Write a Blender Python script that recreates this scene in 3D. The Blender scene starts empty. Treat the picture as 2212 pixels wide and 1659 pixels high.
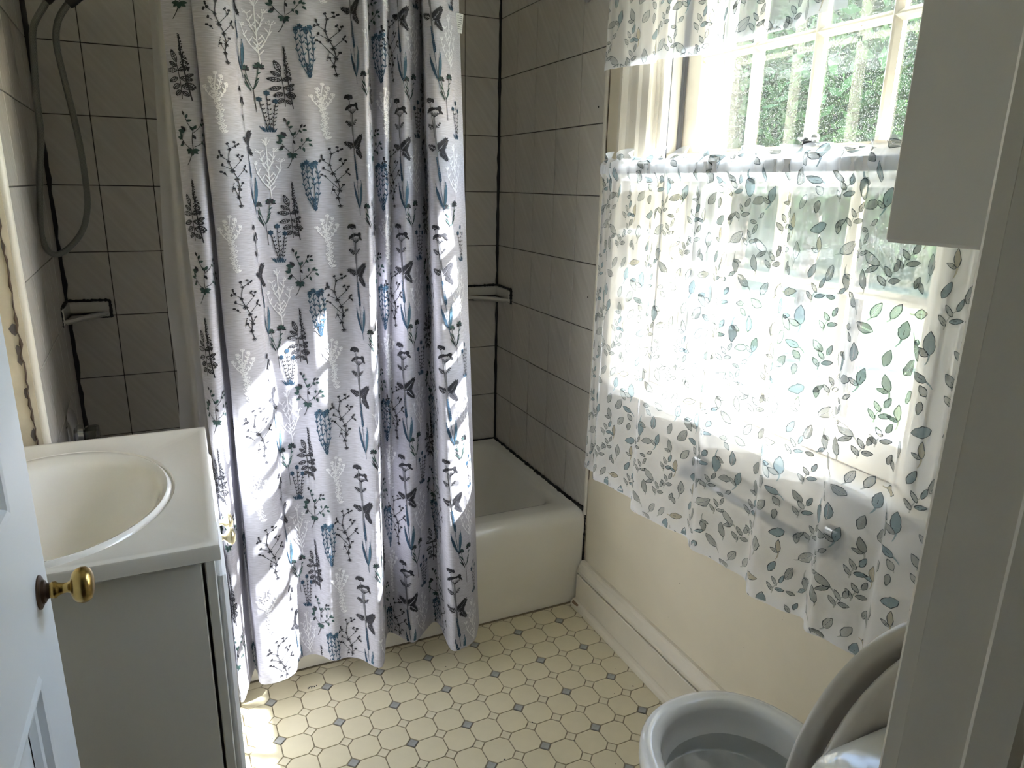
import bpy, math, random
import numpy as np
from mathutils import Vector, Matrix
random.seed(7); rng = np.random.default_rng(7)
S = bpy.context.scene
COL = S.collection

# ------------------------------------------------------------------ camera
CAM = np.array([-1.1259, -2.5816, 1.3626]); FPX = 1525.47
YAW, PITCH, ROLL = 0.434832, 0.272801, 0.0204166
_F = np.array([math.sin(YAW)*math.cos(PITCH), math.cos(YAW)*math.cos(PITCH), -math.sin(PITCH)])
_R0 = np.array([math.cos(YAW), -math.sin(YAW), 0.0]); _U0 = np.cross(_R0, _F)
_R = _R0*math.cos(ROLL)+_U0*math.sin(ROLL); _U = -_R0*math.sin(ROLL)+_U0*math.cos(ROLL)
cd = bpy.data.cameras.new('camera'); cam = bpy.data.objects.new('camera', cd); COL.objects.link(cam)
cd.sensor_width = 36; cd.lens = FPX/2212*36; cd.clip_start = 0.02; cd.clip_end = 200
M = Matrix.Identity(4)
for i in range(3):
    M[i][0] = _R[i]; M[i][1] = _U[i]; M[i][2] = -_F[i]; M[i][3] = CAM[i]
cam.matrix_world = M
S.camera = cam

# ------------------------------------------------------------------ light
w = bpy.data.worlds.new('sky'); S.world = w; w.use_nodes = True
nt = w.node_tree; nt.nodes.clear()
wo = nt.nodes.new('ShaderNodeOutputWorld'); bg = nt.nodes.new('ShaderNodeBackground'); sk = nt.nodes.new('ShaderNodeTexSky')
sk.sky_type = 'NISHITA'; sk.sun_disc = False; sk.sun_elevation = math.radians(37.2); sk.sun_rotation = math.radians(116.6)
bg.inputs[1].default_value = 0.25
nt.links.new(sk.outputs[0], bg.inputs[0]); nt.links.new(bg.outputs[0], wo.inputs[0])
SUN_DIR = Vector((-1.0, 0.50, -0.85)).normalized()
sl = bpy.data.lights.new('sun_offscreen', 'SUN'); sl.energy = 4.8; sl.angle = math.radians(0.6); sl.color = (1.0, 0.985, 0.97)
so = bpy.data.objects.new('sun_offscreen', sl); COL.objects.link(so)
so.rotation_euler = SUN_DIR.to_track_quat('-Z', 'Y').to_euler(); so.location = (6, -4, 6)
S.view_settings.view_transform = 'Standard'; S.view_settings.look = 'None'; S.view_settings.gamma = 1
S.view_settings.exposure = 3.85; S.view_settings.use_curve_mapping = False
S.cycles.max_bounces = 12; S.cycles.diffuse_bounces = 8; S.cycles.transparent_max_bounces = 24
S.cycles.transmission_bounces = 8; S.cycles.use_denoising = True
S.cycles.caustics_reflective = False; S.cycles.sample_clamp_indirect = 6.0

# ------------------------------------------------------------------ helpers
def px(u, v, ax, val):
    """point where the photo's pixel (2212x1659 frame) meets a wall, floor or thing plane"""
    d = _F+_R*(u-1106)/FPX-_U*(v-829.5)/FPX
    i = 'xyz'.index(ax); return CAM+d*((val-CAM[i])/d[i])

class MB:
    def __init__(s): s.v = []; s.f = []; s.m = []
    def add(s, vs, fs, m=0):
        o = len(s.v); s.v += [tuple(map(float, p)) for p in vs]
        for f in fs: s.f.append(tuple(i+o for i in f)); s.m.append(m)
        return s
    def box(s, a, b, m=0):
        x0, y0, z0 = np.minimum(a, b); x1, y1, z1 = np.maximum(a, b)
        return s.add([(x0,y0,z0),(x1,y0,z0),(x1,y1,z0),(x0,y1,z0),(x0,y0,z1),(x1,y0,z1),(x1,y1,z1),(x0,y1,z1)],
              [(0,3,2,1),(4,5,6,7),(0,1,5,4),(1,2,6,5),(2,3,7,6),(3,0,4,7)], m)
    def bbox(s, a, b, r=0.004, m=0):
        """box with chamfered edges"""
        a = np.minimum(a, b).astype(float), np.maximum(a, b).astype(float); lo, hi = a
        r = min(r, *((hi-lo)*0.45)); vs = []; idx = {}
        for sx in (0, 1):
            for sy in (0, 1):
                for sz in (0, 1):
                    c = np.array([hi[0] if sx else lo[0], hi[1] if sy else lo[1], hi[2] if sz else lo[2]])
                    d = np.array([-1 if sx else 1, -1 if sy else 1, -1 if sz else 1])*r
                    for ax in range(3):
                        p = c+d; p[ax] = c[ax]; idx[(sx,sy,sz,ax)] = len(vs); vs.append(p)
        fs = []
        for ax in range(3):
            o = [i for i in range(3) if i != ax]
            for sd in (0, 1):
                q = []
                for (p0, p1) in ((0,0),(1,0),(1,1),(0,1)):
                    k = [0,0,0]; k[ax] = sd; k[o[0]] = p0; k[o[1]] = p1; q.append(idx[(*k, ax)])
                fs.append(q)
        for ax in range(3):
            o = [i for i in range(3) if i != ax]
            for p0 in (0, 1):
                for p1 in (0, 1):
                    k = [0,0,0]; k[o[0]] = p0; k[o[1]] = p1; k2 = list(k); k2[ax] = 1
                    fs.append([idx[(*k,o[0])], idx[(*k,o[1])], idx[(*k2,o[1])], idx[(*k2,o[0])]])
        for sx in (0,1):
            for sy in (0,1):
                for sz in (0,1): fs.append([idx[(sx,sy,sz,a2)] for a2 in range(3)])
        return s.add(vs, fs, m)
    def loft(s, rings, m=0, cap0=True, cap1=True, closed=True):
        n = len(rings[0]); vs = [p for r in rings for p in r]; fs = []
        for i in range(len(rings)-1):
            for j in range(n if closed else n-1):
                k = (j+1) % n; fs.append((i*n+j, i*n+k, (i+1)*n+k, (i+1)*n+j))
        if cap0: fs.append(tuple(range(n-1, -1, -1)))
        if cap1: fs.append(tuple((len(rings)-1)*n+j for j in range(n)))
        return s.add(vs, fs, m)
    def tube(s, pts, r, n=12, m=0, closed=False, cap=True):
        pts = [np.array(p, float) for p in pts]; N = len(pts); rs = r if hasattr(r, '__len__') else [r]*N
        rings = []; up = None
        for i in range(N):
            if closed: t = pts[(i+1) % N]-pts[i-1]
            else: t = pts[min(i+1, N-1)]-pts[max(i-1, 0)]
            t = t/(np.linalg.norm(t)+1e-12)
            if up is None:
                a = np.array([0,0,1.]) if abs(t[2]) < .9 else np.array([1.,0,0]); up = np.cross(t, a); up /= np.linalg.norm(up)
            up = up-t*(up@t); up /= np.linalg.norm(up)+1e-12; bi = np.cross(t, up)
            rings.append([pts[i]+rs[i]*(up*math.cos(2*math.pi*k/n)+bi*math.sin(2*math.pi*k/n)) for k in range(n)])
        if closed: rings.append(rings[0])
        return s.loft(rings, m, cap and not closed, cap and not closed)
    def lathe(s, prof, origin, axis, n=32, m=0):
        """profile [(radius, distance along axis)]"""
        ax = np.array(axis, float); ax /= np.linalg.norm(ax); a = np.array([0,0,1.]) if abs(ax[2]) < .9 else np.array([1.,0,0])
        u = np.cross(ax, a); u /= np.linalg.norm(u); v = np.cross(ax, u); o = np.array(origin, float)
        rings = [[o+ax*d+max(r, 1e-5)*(u*math.cos(2*math.pi*k/n)+v*math.sin(2*math.pi*k/n)) for k in range(n)] for r, d in prof]
        return s.loft(rings, m)
    def prism(s, poly, z0, z1, m=0, ax='z'):
        def P(p, z): return (p[0], p[1], z) if ax == 'z' else ((p[0], z, p[1]) if ax == 'y' else (z, p[0], p[1]))
        return s.loft([[P(p, z0) for p in poly], [P(p, z1) for p in poly]], m)
    def mesh(s, name, mats, smooth=False, angle=None):
        me = bpy.data.meshes.new(name); me.from_pydata(s.v, [], s.f)
        for mt in (mats if isinstance(mats, (list, tuple)) else [mats]): me.materials.append(mt)
        if any(s.m): me.polygons.foreach_set('material_index', s.m)
        if smooth:
            me.polygons.foreach_set('use_smooth', [True]*len(s.f))
            if angle: me.set_sharp_from_angle(angle=math.radians(angle))
        me.update(); return me
    def build(s, name, mats, parent=None, smooth=False, angle=None, fix=False):
        me = s.mesh(name, mats, smooth, angle)
        if fix:
            import bmesh
            b = bmesh.new(); b.from_mesh(me); bmesh.ops.recalc_face_normals(b, faces=b.faces); b.to_mesh(me); b.free()
        return link(me, name, parent)

def link(me, name, parent=None):
    o = bpy.data.objects.new(name, me); COL.objects.link(o)
    if parent is not None: o.parent = parent; o.matrix_parent_inverse = parent.matrix_world.inverted()
    return o
def tag(o, label, cat, group=None, kind=None):
    o['label'] = label; o['category'] = cat
    if group: o['group'] = group
    if kind: o['kind'] = kind
    return o
def empty(name, loc):
    o = bpy.data.objects.new(name, None); COL.objects.link(o); o.empty_display_size = .05
    o.location = loc; o.matrix_world = Matrix.Translation(Vector(loc)); return o
def struct(o, label=None, cat=None):
    o['kind'] = 'structure'
    if label: o['label'] = label
    if cat: o['category'] = cat
    return o

# ------------------------------------------------------------------ materials
def mat(name, color, rough=.5, noise=0, nscale=8, bump=0, bscale=40, spec=.5, metallic=0, coat=0, stretch=None, dark=None):
    m = bpy.data.materials.new(name); m.use_nodes = True; t = m.node_tree; p = t.nodes['Principled BSDF']
    p.inputs['Base Color'].default_value = (*color, 1); p.inputs['Roughness'].default_value = rough
    p.inputs['Metallic'].default_value = metallic; p.inputs['Specular IOR Level'].default_value = spec
    if coat: p.inputs['Coat Weight'].default_value = coat; p.inputs['Coat Roughness'].default_value = .05
    if noise or bump:
        tc = t.nodes.new('ShaderNodeTexCoord'); mp = t.nodes.new('ShaderNodeMapping'); t.links.new(tc.outputs['Object'], mp.inputs[0])
        if stretch: mp.inputs['Scale'].default_value = stretch
    if noise:
        n = t.nodes.new('ShaderNodeTexNoise'); n.inputs['Scale'].default_value = nscale; n.inputs['Detail'].default_value = 5
        t.links.new(mp.outputs[0], n.inputs['Vector'])
        r = t.nodes.new('ShaderNodeValToRGB'); t.links.new(n.outputs['Fac'], r.inputs[0])
        d = dark if dark else tuple(c*(1-noise) for c in color)
        r.color_ramp.elements[0].position = .35; r.color_ramp.elements[0].color = (*d, 1)
        r.color_ramp.elements[1].position = .62; r.color_ramp.elements[1].color = (*color, 1)
        t.links.new(r.outputs[0], p.inputs['Base Color'])
    if bump:
        n2 = t.nodes.new('ShaderNodeTexNoise'); n2.inputs['Scale'].default_value = bscale; n2.inputs['Detail'].default_value = 4
        t.links.new(mp.outputs[0], n2.inputs['Vector'])
        b = t.nodes.new('ShaderNodeBump'); b.inputs['Strength'].default_value = bump; b.inputs['Distance'].default_value = .002
        t.links.new(n2.outputs['Fac'], b.inputs['Height']); t.links.new(b.outputs[0], p.inputs['Normal'])
    return m

def chips(m, scale=26, thr=.71, color=(.10, .08, .06), stretch=None):
    """add sparse chipped-paint flecks over a material"""
    t = m.node_tree; p = t.nodes['Principled BSDF']; tc = t.nodes.new('ShaderNodeTexCoord'); mp = t.nodes.new('ShaderNodeMapping')
    t.links.new(tc.outputs['Object'], mp.inputs[0])
    if stretch: mp.inputs['Scale'].default_value = stretch
    n = t.nodes.new('ShaderNodeTexNoise'); n.inputs['Scale'].default_value = scale; n.inputs['Detail'].default_value = 6; n.inputs['Roughness'].default_value = .65
    t.links.new(mp.outputs[0], n.inputs['Vector'])
    g = t.nodes.new('ShaderNodeMath'); g.operation = 'GREATER_THAN'; g.inputs[1].default_value = thr; t.links.new(n.outputs['Fac'], g.inputs[0])
    mx = t.nodes.new('ShaderNodeMix'); mx.data_type = 'RGBA'; mx.inputs['B'].default_value = (*color, 1); t.links.new(g.outputs[0], mx.inputs['Factor'])
    src = p.inputs['Base Color']
    if src.links: t.links.new(src.links[0].from_socket, mx.inputs['A'])
    else: mx.inputs['A'].default_value = src.default_value
    t.links.new(mx.outputs['Result'], src); return m

def tile_mat():
    m = bpy.data.materials.new('glazed_wall_tile'); m.use_nodes = True; t = m.node_tree; p = t.nodes['Principled BSDF']
    tc = t.nodes.new('ShaderNodeTexCoord'); mp = t.nodes.new('ShaderNodeMapping'); t.links.new(tc.outputs['Object'], mp.inputs[0])
    mp.inputs['Rotation'].default_value = (0, math.radians(38), 0); mp0 = mp; mp = t.nodes.new('ShaderNodeMapping'); t.links.new(mp0.outputs[0], mp.inputs[0]); mp.inputs['Scale'].default_value = (62, 30, 3.5)
    oi = t.nodes.new('ShaderNodeObjectInfo'); ad = t.nodes.new('ShaderNodeVectorMath'); ad.operation = 'ADD'
    cmb = t.nodes.new('ShaderNodeCombineXYZ'); ml = t.nodes.new('ShaderNodeMath'); ml.operation = 'MULTIPLY'; ml.inputs[1].default_value = 40
    t.links.new(oi.outputs['Random'], ml.inputs[0]); t.links.new(ml.outputs[0], cmb.inputs[0]); t.links.new(mp.outputs[0], ad.inputs[0]); t.links.new(cmb.outputs[0], ad.inputs[1])
    n = t.nodes.new('ShaderNodeTexNoise'); n.inputs['Scale'].default_value = 1.0; n.inputs['Detail'].default_value = 3; t.links.new(ad.outputs[0], n.inputs['Vector'])
    r = t.nodes.new('ShaderNodeValToRGB'); t.links.new(n.outputs['Fac'], r.inputs[0])
    r.color_ramp.elements[0].position = .3; r.color_ramp.elements[0].color = (.52, .49, .45, 1)
    r.color_ramp.elements[1].position = .7; r.color_ramp.elements[1].color = (.60, .57, .53, 1)
    t.links.new(r.outputs[0], p.inputs['Base Color']); p.inputs['Roughness'].default_value = .22
    return m

def cloth_mat(name, color, trans=.0, transl=.25, weave=900, rough=.8):
    m = bpy.data.materials.new(name); m.use_nodes = True; t = m.node_tree; t.nodes.clear()
    out = t.nodes.new('ShaderNodeOutputMaterial'); df = t.nodes.new('ShaderNodeBsdfDiffuse'); tl = t.nodes.new('ShaderNodeBsdfTranslucent'); tp = t.nodes.new('ShaderNodeBsdfTransparent')
    m1 = t.nodes.new('ShaderNodeMixShader'); m1.inputs[0].default_value = transl
    df.inputs[0].default_value = (*color, 1); tl.inputs[0].default_value = (*color, 1)
    t.links.new(df.outputs[0], m1.inputs[1]); t.links.new(tl.outputs[0], m1.inputs[2])
    if weave:
        tc = t.nodes.new('ShaderNodeTexCoord'); mp = t.nodes.new('ShaderNodeMapping'); t.links.new(tc.outputs['UV'], mp.inputs[0])
        mp.inputs['Scale'].default_value = (weave*.045, weave*.55, 1)
        n = t.nodes.new('ShaderNodeTexNoise'); n.inputs['Scale'].default_value = 1; n.inputs['Detail'].default_value = 2; t.links.new(mp.outputs[0], n.inputs['Vector'])
        r = t.nodes.new('ShaderNodeValToRGB'); t.links.new(n.outputs['Fac'], r.inputs[0])
        r.color_ramp.elements[0].position = .3; r.color_ramp.elements[0].color = (*[c*.80 for c in color], 1)
        r.color_ramp.elements[1].position = .7; r.color_ramp.elements[1].color = (*[min(1, c*1.08) for c in color], 1)
        t.links.new(r.outputs[0], df.inputs[0]); t.links.new(r.outputs[0], tl.inputs[0])
    if trans:
        m2 = t.nodes.new('ShaderNodeMixShader'); m2.inputs[0].default_value = trans
        t.links.new(m1.outputs[0], m2.inputs[1]); t.links.new(tp.outputs[0], m2.inputs[2]); t.links.new(m2.outputs[0], out.inputs[0])
    else: t.links.new(m1.outputs[0], out.inputs[0])
    return m

def glass_mat():
    m = bpy.data.materials.new('dusty_window_glass'); m.use_nodes = True; t = m.node_tree; t.nodes.clear()
    out = t.nodes.new('ShaderNodeOutputMaterial'); tp = t.nodes.new('ShaderNodeBsdfTransparent'); gl = t.nodes.new('ShaderNodeBsdfGlossy'); tl = t.nodes.new('ShaderNodeBsdfTranslucent')
    tp.inputs[0].default_value = (.94, .96, .96, 1); gl.inputs['Roughness'].default_value = .03; tl.inputs[0].default_value = (.85, .86, .86, 1)
    lw_ = t.nodes.new('ShaderNodeLayerWeight'); lw_.inputs[0].default_value = .5; pw = t.nodes.new('ShaderNodeMath'); pw.operation = 'POWER'; pw.inputs[1].default_value = 4.5; t.links.new(lw_.outputs['Facing'], pw.inputs[0])
    fr = t.nodes.new('ShaderNodeMath'); fr.operation = 'MULTIPLY_ADD'; fr.inputs[1].default_value = .9; fr.inputs[2].default_value = .05; t.links.new(pw.outputs[0], fr.inputs[0])
    m1 = t.nodes.new('ShaderNodeMixShader'); t.links.new(fr.outputs[0], m1.inputs[0]); t.links.new(tp.outputs[0], m1.inputs[1]); t.links.new(gl.outputs[0], m1.inputs[2])
    tc = t.nodes.new('ShaderNodeTexCoord')
    n = t.nodes.new('ShaderNodeTexNoise'); n.inputs['Scale'].default_value = 420; n.inputs['Detail'].default_value = 3; t.links.new(tc.outputs['Object'], n.inputs['Vector'])
    r = t.nodes.new('ShaderNodeValToRGB'); t.links.new(n.outputs['Fac'], r.inputs[0])
    r.color_ramp.elements[0].position = .57; r.color_ramp.elements[0].color = (.005, .005, .005, 1)
    r.color_ramp.elements[1].position = .66; r.color_ramp.elements[1].color = (.10, .10, .10, 1)
    n2 = t.nodes.new('ShaderNodeTexNoise'); n2.inputs['Scale'].default_value = 7; n2.inputs['Detail'].default_value = 3; t.links.new(tc.outputs['Object'], n2.inputs['Vector'])
    mu = t.nodes.new('ShaderNodeMath'); mu.operation = 'MULTIPLY'; t.links.new(r.outputs[0], mu.inputs[0]); t.links.new(n2.outputs['Fac'], mu.inputs[1])
    m2 = t.nodes.new('ShaderNodeMixShader'); t.links.new(mu.outputs[0], m2.inputs[0]); t.links.new(m1.outputs[0], m2.inputs[1]); t.links.new(tl.outputs[0], m2.inputs[2])
    t.links.new(m2.outputs[0], out.inputs[0]); return m

def clear_mat(name, tint=(.96,.97,.97), fac=.12):
    m = bpy.data.materials.new(name); m.use_nodes = True; t = m.node_tree; t.nodes.clear()
    out = t.nodes.new('ShaderNodeOutputMaterial'); tp = t.nodes.new('ShaderNodeBsdfTransparent'); gl = t.nodes.new('ShaderNodeBsdfGlossy')
    tp.inputs[0].default_value = (*tint, 1); gl.inputs['Roughness'].default_value = .06
    lw = t.nodes.new('ShaderNodeLayerWeight'); lw.inputs[0].default_value = .5; a0 = t.nodes.new('ShaderNodeMath'); a0.operation = 'POWER'; a0.inputs[1].default_value = 3; t.links.new(lw.outputs['Facing'], a0.inputs[0]); a = t.nodes.new('ShaderNodeMath'); a.inputs[1].default_value = fac; t.links.new(a0.outputs[0], a.inputs[0])
    m1 = t.nodes.new('ShaderNodeMixShader'); t.links.new(a.outputs[0], m1.inputs[0]); t.links.new(tp.outputs[0], m1.inputs[1]); t.links.new(gl.outputs[0], m1.inputs[2])
    t.links.new(m1.outputs[0], out.inputs[0]); return m

def hose_mat():
    m = mat('braided_hose', (.20, .20, .19), .35, metallic=.5); t = m.node_tree; p = t.nodes['Principled BSDF']
    tc = t.nodes.new('ShaderNodeTexCoord'); ws = []
    for sgn in (1, -1):
        mp = t.nodes.new('ShaderNodeMapping'); t.links.new(tc.outputs['Object'], mp.inputs[0]); mp.inputs['Rotation'].default_value = (0, math.radians(45*sgn), 0)
        wv = t.nodes.new('ShaderNodeTexWave'); wv.inputs['Scale'].default_value = 150; t.links.new(mp.outputs[0], wv.inputs['Vector']); ws.append(wv)
    mu = t.nodes.new('ShaderNodeMath'); mu.operation = 'MULTIPLY'; t.links.new(ws[0].outputs['Fac'], mu.inputs[0]); t.links.new(ws[1].outputs['Fac'], mu.inputs[1])
    r = t.nodes.new('ShaderNodeValToRGB'); t.links.new(mu.outputs[0], r.inputs[0]); r.color_ramp.elements[0].color = (.13,.13,.12,1); r.color_ramp.elements[1].color = (.30,.295,.27,1); r.color_ramp.elements[1].position = .5
    t.links.new(r.outputs[0], p.inputs['Base Color']); return m

MT = dict(
  plaster=chips(mat('cream_wall_paint', (.70, .635, .50), .55, noise=.06, nscale=5, bump=.15, bscale=35), 34, .715, (.20,.16,.12)),
  trim=chips(mat('cream_trim_paint', (.66, .61, .51), .42, noise=.05, nscale=9, bump=.1, bscale=50), 30, .72, (.26,.22,.17)),
  peel=chips(mat('peeling_cream_paint', (.64, .57, .44), .6, noise=.2, nscale=14, bump=.5, bscale=25), 22, .66, (.20,.16,.13)),
  wtrim=chips(mat('window_casing_paint', (.66, .61, .51), .42, noise=.06, nscale=9, bump=.1, bscale=50), 30, .71, (.16,.13,.10)),
  sash=chips(mat('sash_paint', (.66, .60, .49), .45, noise=.08, nscale=20, bump=.15, bscale=60), 40, .70, (.20,.15,.11)),
  white=mat('white_satin_paint', (.74, .755, .77), .4, bump=.05, bscale=60),
  doorpaint=mat('door_white_paint', (.66, .675, .69), .38, bump=.06, bscale=50),
  jamb=mat('jamb_paint', (.62, .585, .51), .5, bump=.08, bscale=50),
  ceil=mat('ceiling_paint', (.78, .76, .71), .8, bump=.1, bscale=30),
  hall=mat('hall_paint', (.66, .62, .55), .7, bump=.1, bscale=30),
  hallfloor=mat('hall_boards', (.30, .19, .11), .45, noise=.3, nscale=6, stretch=(1, 9, 1)),
  tile=tile_mat(),
  grout=mat('dark_grout', (.07, .062, .055), .9, noise=.3, nscale=30),
  bull=mat('bullnose_trim', (.70, .66, .58), .3, noise=.06, nscale=12),
  caulk=mat('black_caulk', (.006, .006, .007), .55, bump=.3, bscale=120),
  vinyl=mat('vinyl_octagon', (.66, .60, .44), .38, noise=.05, nscale=16, bump=.06, bscale=160),
  vinylsq=mat('vinyl_square', (.65, .595, .45), .38, noise=.05, nscale=20, bump=.06, bscale=160),
  vinylgrey=mat('vinyl_grey_square', (.36, .365, .36), .38, noise=.18, nscale=60),
  vinyledge=mat('vinyl_grey_border', (.20, .20, .19), .45),
  vgrout=mat('vinyl_grout', (.25, .21, .14), .55),
  porcelain=mat('white_porcelain', (.74, .755, .77), .10, coat=.5),
  tub=mat('tub_enamel', (.82, .80, .745), .17, noise=.03, nscale=6, coat=.4),
  ceramic=mat('soap_dish_ceramic', (.56, .54, .50), .16, coat=.3),
  seat=mat('seat_plastic', (.52, .50, .47), .28),
  marble=mat('cultured_marble', (.76, .75, .72), .13, noise=.03, nscale=5, coat=.3),
  cab=mat('cabinet_grey_white', (.62, .62, .595), .42, bump=.08, bscale=45),
  wcab=mat('wall_cabinet_paint', (.60, .585, .545), .5, bump=.05, bscale=45),
  black=mat('dark_screw_hole', (.012, .011, .010), .8),
  brass=mat('aged_brass', (.55, .38, .13), .24, metallic=1, noise=.35, nscale=40),
  darkbrass=mat('tarnished_brass', (.12, .075, .05), .35, metallic=.8, noise=.4, nscale=50),
  gold=mat('pale_gold_knob', (.80, .70, .45), .22, metallic=.75),
  chrome=mat('chrome', (.62, .63, .65), .16, metallic=1),
  pewter=mat('dull_pewter', (.42, .43, .42), .32, metallic=.8),
  dark=mat('black_plastic', (.012, .012, .013), .32),
  weathered=mat('weathered_outer_jamb', (.34, .345, .34), .8, noise=.35, nscale=30, bump=.4, bscale=40, stretch=(1,1,.15)),
  strip=mat('bare_grey_wood', (.15, .15, .16), .8, noise=.5, nscale=60, stretch=(1,1,.06)),
  glass=glass_mat(), acrylic=clear_mat('clear_acrylic', (.42,.44,.44), .18), water=clear_mat('toilet_water', (.74,.76,.76), .12),
  hose=hose_mat(),
  curtain=cloth_mat('lilac_grey_linen', (.54, .535, .60), 0, .14, 900),
  liner=cloth_mat('frosted_liner', (.80, .79, .76), .32, .5, 0),
  sheer=cloth_mat('white_sheer_voile', (.90, .92, .95), .55, .06, 0),
  sheer2=cloth_mat('white_sheer_double', (.90, .92, .95), .14, .52, 1400),
  leaf_g=cloth_mat('print_leaf_grey', (.33, .355, .345), .20, .14, 0),
  leaf_b=cloth_mat('print_leaf_blue', (.25, .335, .365), .20, .14, 0),
  leaf_l=cloth_mat('print_leaf_pale', (.42, .45, .44), .34, .14, 0),
  leaf_o=cloth_mat('print_leaf_ochre', (.46, .43, .33), .36, .14, 0),
  leaf_d=cloth_mat('print_leaf_line', (.09, .11, .12), .12, .40, 0),
  p_black=mat('print_black', (.018, .018, .026), .8), p_blue=mat('print_blue', (.016, .050, .095), .8),
  p_lblue=mat('print_light_blue', (.045, .105, .16), .8), p_green=mat('print_green', (.022, .055, .052), .8), p_white=mat('print_white', (.80, .80, .84), .8),
  p_grey=mat('print_grey', (.16, .16, .18), .8),
  tagm=mat('care_tag', (.78, .78, .76), .8),
  bark=mat('bark', (.10, .07, .05), .9, noise=.4, nscale=20), grass=mat('lawn', (.07, .12, .04), .9, noise=.4, nscale=3),
  fol1=mat('foliage_mid', (.055, .10, .035), 1.0, spec=0, noise=.4, nscale=2), fol2=mat('foliage_dark', (.030, .060, .024), 1.0, spec=0, noise=.4, nscale=2),
)

# ------------------------------------------------------------------ room shell
RIM = .333; ROW = .2015; CEIL = 2.42; YN = -2.32; XL = -1.63
# tiles ---------------------------------------------------------------
_tcache = {}
def tile_mesh(wd, h):
    k = (round(wd, 4), round(h, 4))
    if k not in _tcache: _tcache[k] = MB().bbox((-wd/2, 0, -h/2), (wd/2, .006, h/2), .0012).mesh('wall_tile', MT['tile'])
    return _tcache[k]
GAP = .0024
def lay_tiles(parent, edges, org, dirv, theta):
    """edges: joint distances along dirv from org; rows from the tub rim up"""
    zs = [RIM+k*ROW for k in range(11)]
    zs[-1] = min(zs[-1], CEIL)
    for i in range(len(edges)-1):
        a, b = edges[i], edges[i+1]
        for k in range(10):
            o = link(tile_mesh(abs(b-a)-GAP, zs[k+1]-zs[k]-GAP), 'wall_tile', None)
            c = np.array(org)+np.array(dirv)*(a+b)/2
            o.location = (c[0], c[1], (zs[k]+zs[k+1])/2); o.rotation_euler = (0, 0, theta+random.uniform(-.003, .003)); o.parent = parent
wb = MB().box((-1.75, .003, 0), (.25, .13, CEIL)).build('wall_back', MT['grout']); struct(wb)
lay_tiles(wb, [0, .138]+[.138+.1504*i for i in range(1, 9)]+[1.476], (0, 0), (-1, 0), 0)
wl = MB().prism([(-1.480, .02), (-1.448, -.757), (XL-.1, -.757), (XL-.1, .02)], 0, CEIL).build('wall_left', MT['grout'], fix=True); struct(wl)
_t = np.array([.032, -.755]); _t /= np.linalg.norm(_t); TH_L = math.radians(90)+math.atan2(.032, .755)
lay_tiles(wl, [.002, .146, .298, .451, .603, .744], (-1.4765, 0), _t, TH_L)
# plaster return at the end of the tub wall and the wall behind the basin
MB().box((XL-.1, -.768, 0), (-1.456, -.7575, CEIL)).build('plaster_return', MT['peel'], wl)
MB().tube([(-1.4535, -.756, z) for z in np.linspace(RIM-.3, CEIL, 12)], .0105, 12).build('tile_edge_trim', MT['bull'], wl, smooth=True)
mb = MB(); pts = []
for z in np.linspace(.62, CEIL, 130):
    pts.append(((-1.466-abs(rng.normal(0, .0022)), -.7690, z)))
mb.tube(pts, [max(.0012, .0022+rng.normal(0, .0013)) for _ in pts], 6)
mb.build('paint_crack', mat('old_paint_edge', (.10,.07,.05), .9), wl)
mb = MB()
for (zc, ww, hh) in [(1.045, .017, .03), (.985, .012, .045), (.90, .009, .03), (1.33, .010, .05), (.80, .010, .04), (1.22, .007, .03)]:
    c = -1.467; k = 9
    poly = [(c-ww*(.5+.5*math.cos(2*math.pi*i/k))*random.uniform(.6, 1.1), zc+hh/2*math.sin(2*math.pi*i/k)*random.uniform(.7, 1.2)) for i in range(k)]
    mb.add([(p[0], -.7688, p[1]) for p in poly], [tuple(range(k))])
mb.build('flaked_paint', mat('bare_plaster_patch', (.13,.115,.11), .9), wl)
ws = MB().box((XL-.1, YN-.12, 0), (XL, -.768, CEIL)).build('wall_side', MT['plaster']); struct(ws)
# right wall with the window opening
WY0, WY1, WZ0, WZ1 = -1.835, -.985, .82, 2.12
mb = MB(); TH = .20
mb.box((.003, -.75, 0), (TH, .13, CEIL), 1)
mb.box((.004, WY1, 0), (TH, -.75, CEIL)); mb.box((.004, YN-.12, 0), (TH, WY0, CEIL))
mb.box((.004, WY0, 0), (TH, WY1, WZ0)); mb.box((.004, WY0, WZ1), (TH, WY1, CEIL))
wr = mb.build('wall_right', [MT['plaster'], MT['grout']]); struct(wr)
lay_tiles(wr, [.002, .1458, .298, .451, .603, .741], (0, 0), (0, -1), math.radians(-90))
MB().bbox((-.004, -.757, RIM-.05), (.006, -.742, CEIL), .004).build('tile_edge_trim', MT['bull'], wr)
mb = MB(); pts = [(.003, -.7585-abs(rng.normal(0, .001)), z) for z in np.linspace(.45, CEIL, 90)]
mb.tube(pts, [max(.0008, .0014+rng.normal(0, .0008)) for _ in pts], 6); mb.build('paint_crack', mat('old_paint_edge_right', (.12,.09,.06), .9), wr)
# screw holes and old marks in the tiling
for (u, v) in [(1293, 231), (1270, 642)]:
    c = px(u, v, 'x', -.0008); MB().lathe([(.0028, 0), (.0028, .0008)], c, (-1, 0, 0), 10).build('screw_hole', MT['black'], wr)
# wall with the doorway
DX0, DX1, DH = -1.325, -.69, 2.05
mb = MB(); mb.box((XL-.1, YN-.12, 0), (DX0-.02, YN, CEIL)); mb.box((DX1+.02, YN-.12, 0), (TH, YN, CEIL)); mb.box((DX0-.02, YN-.12, DH+.02), (DX1+.02, YN, CEIL))
wf = mb.build('wall_front', MT['hall']); struct(wf)
ce = MB().box((XL-.1, YN-.12, CEIL), (TH, .13, CEIL+.1)).build('ceiling', MT['ceil']); struct(ce)
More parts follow.
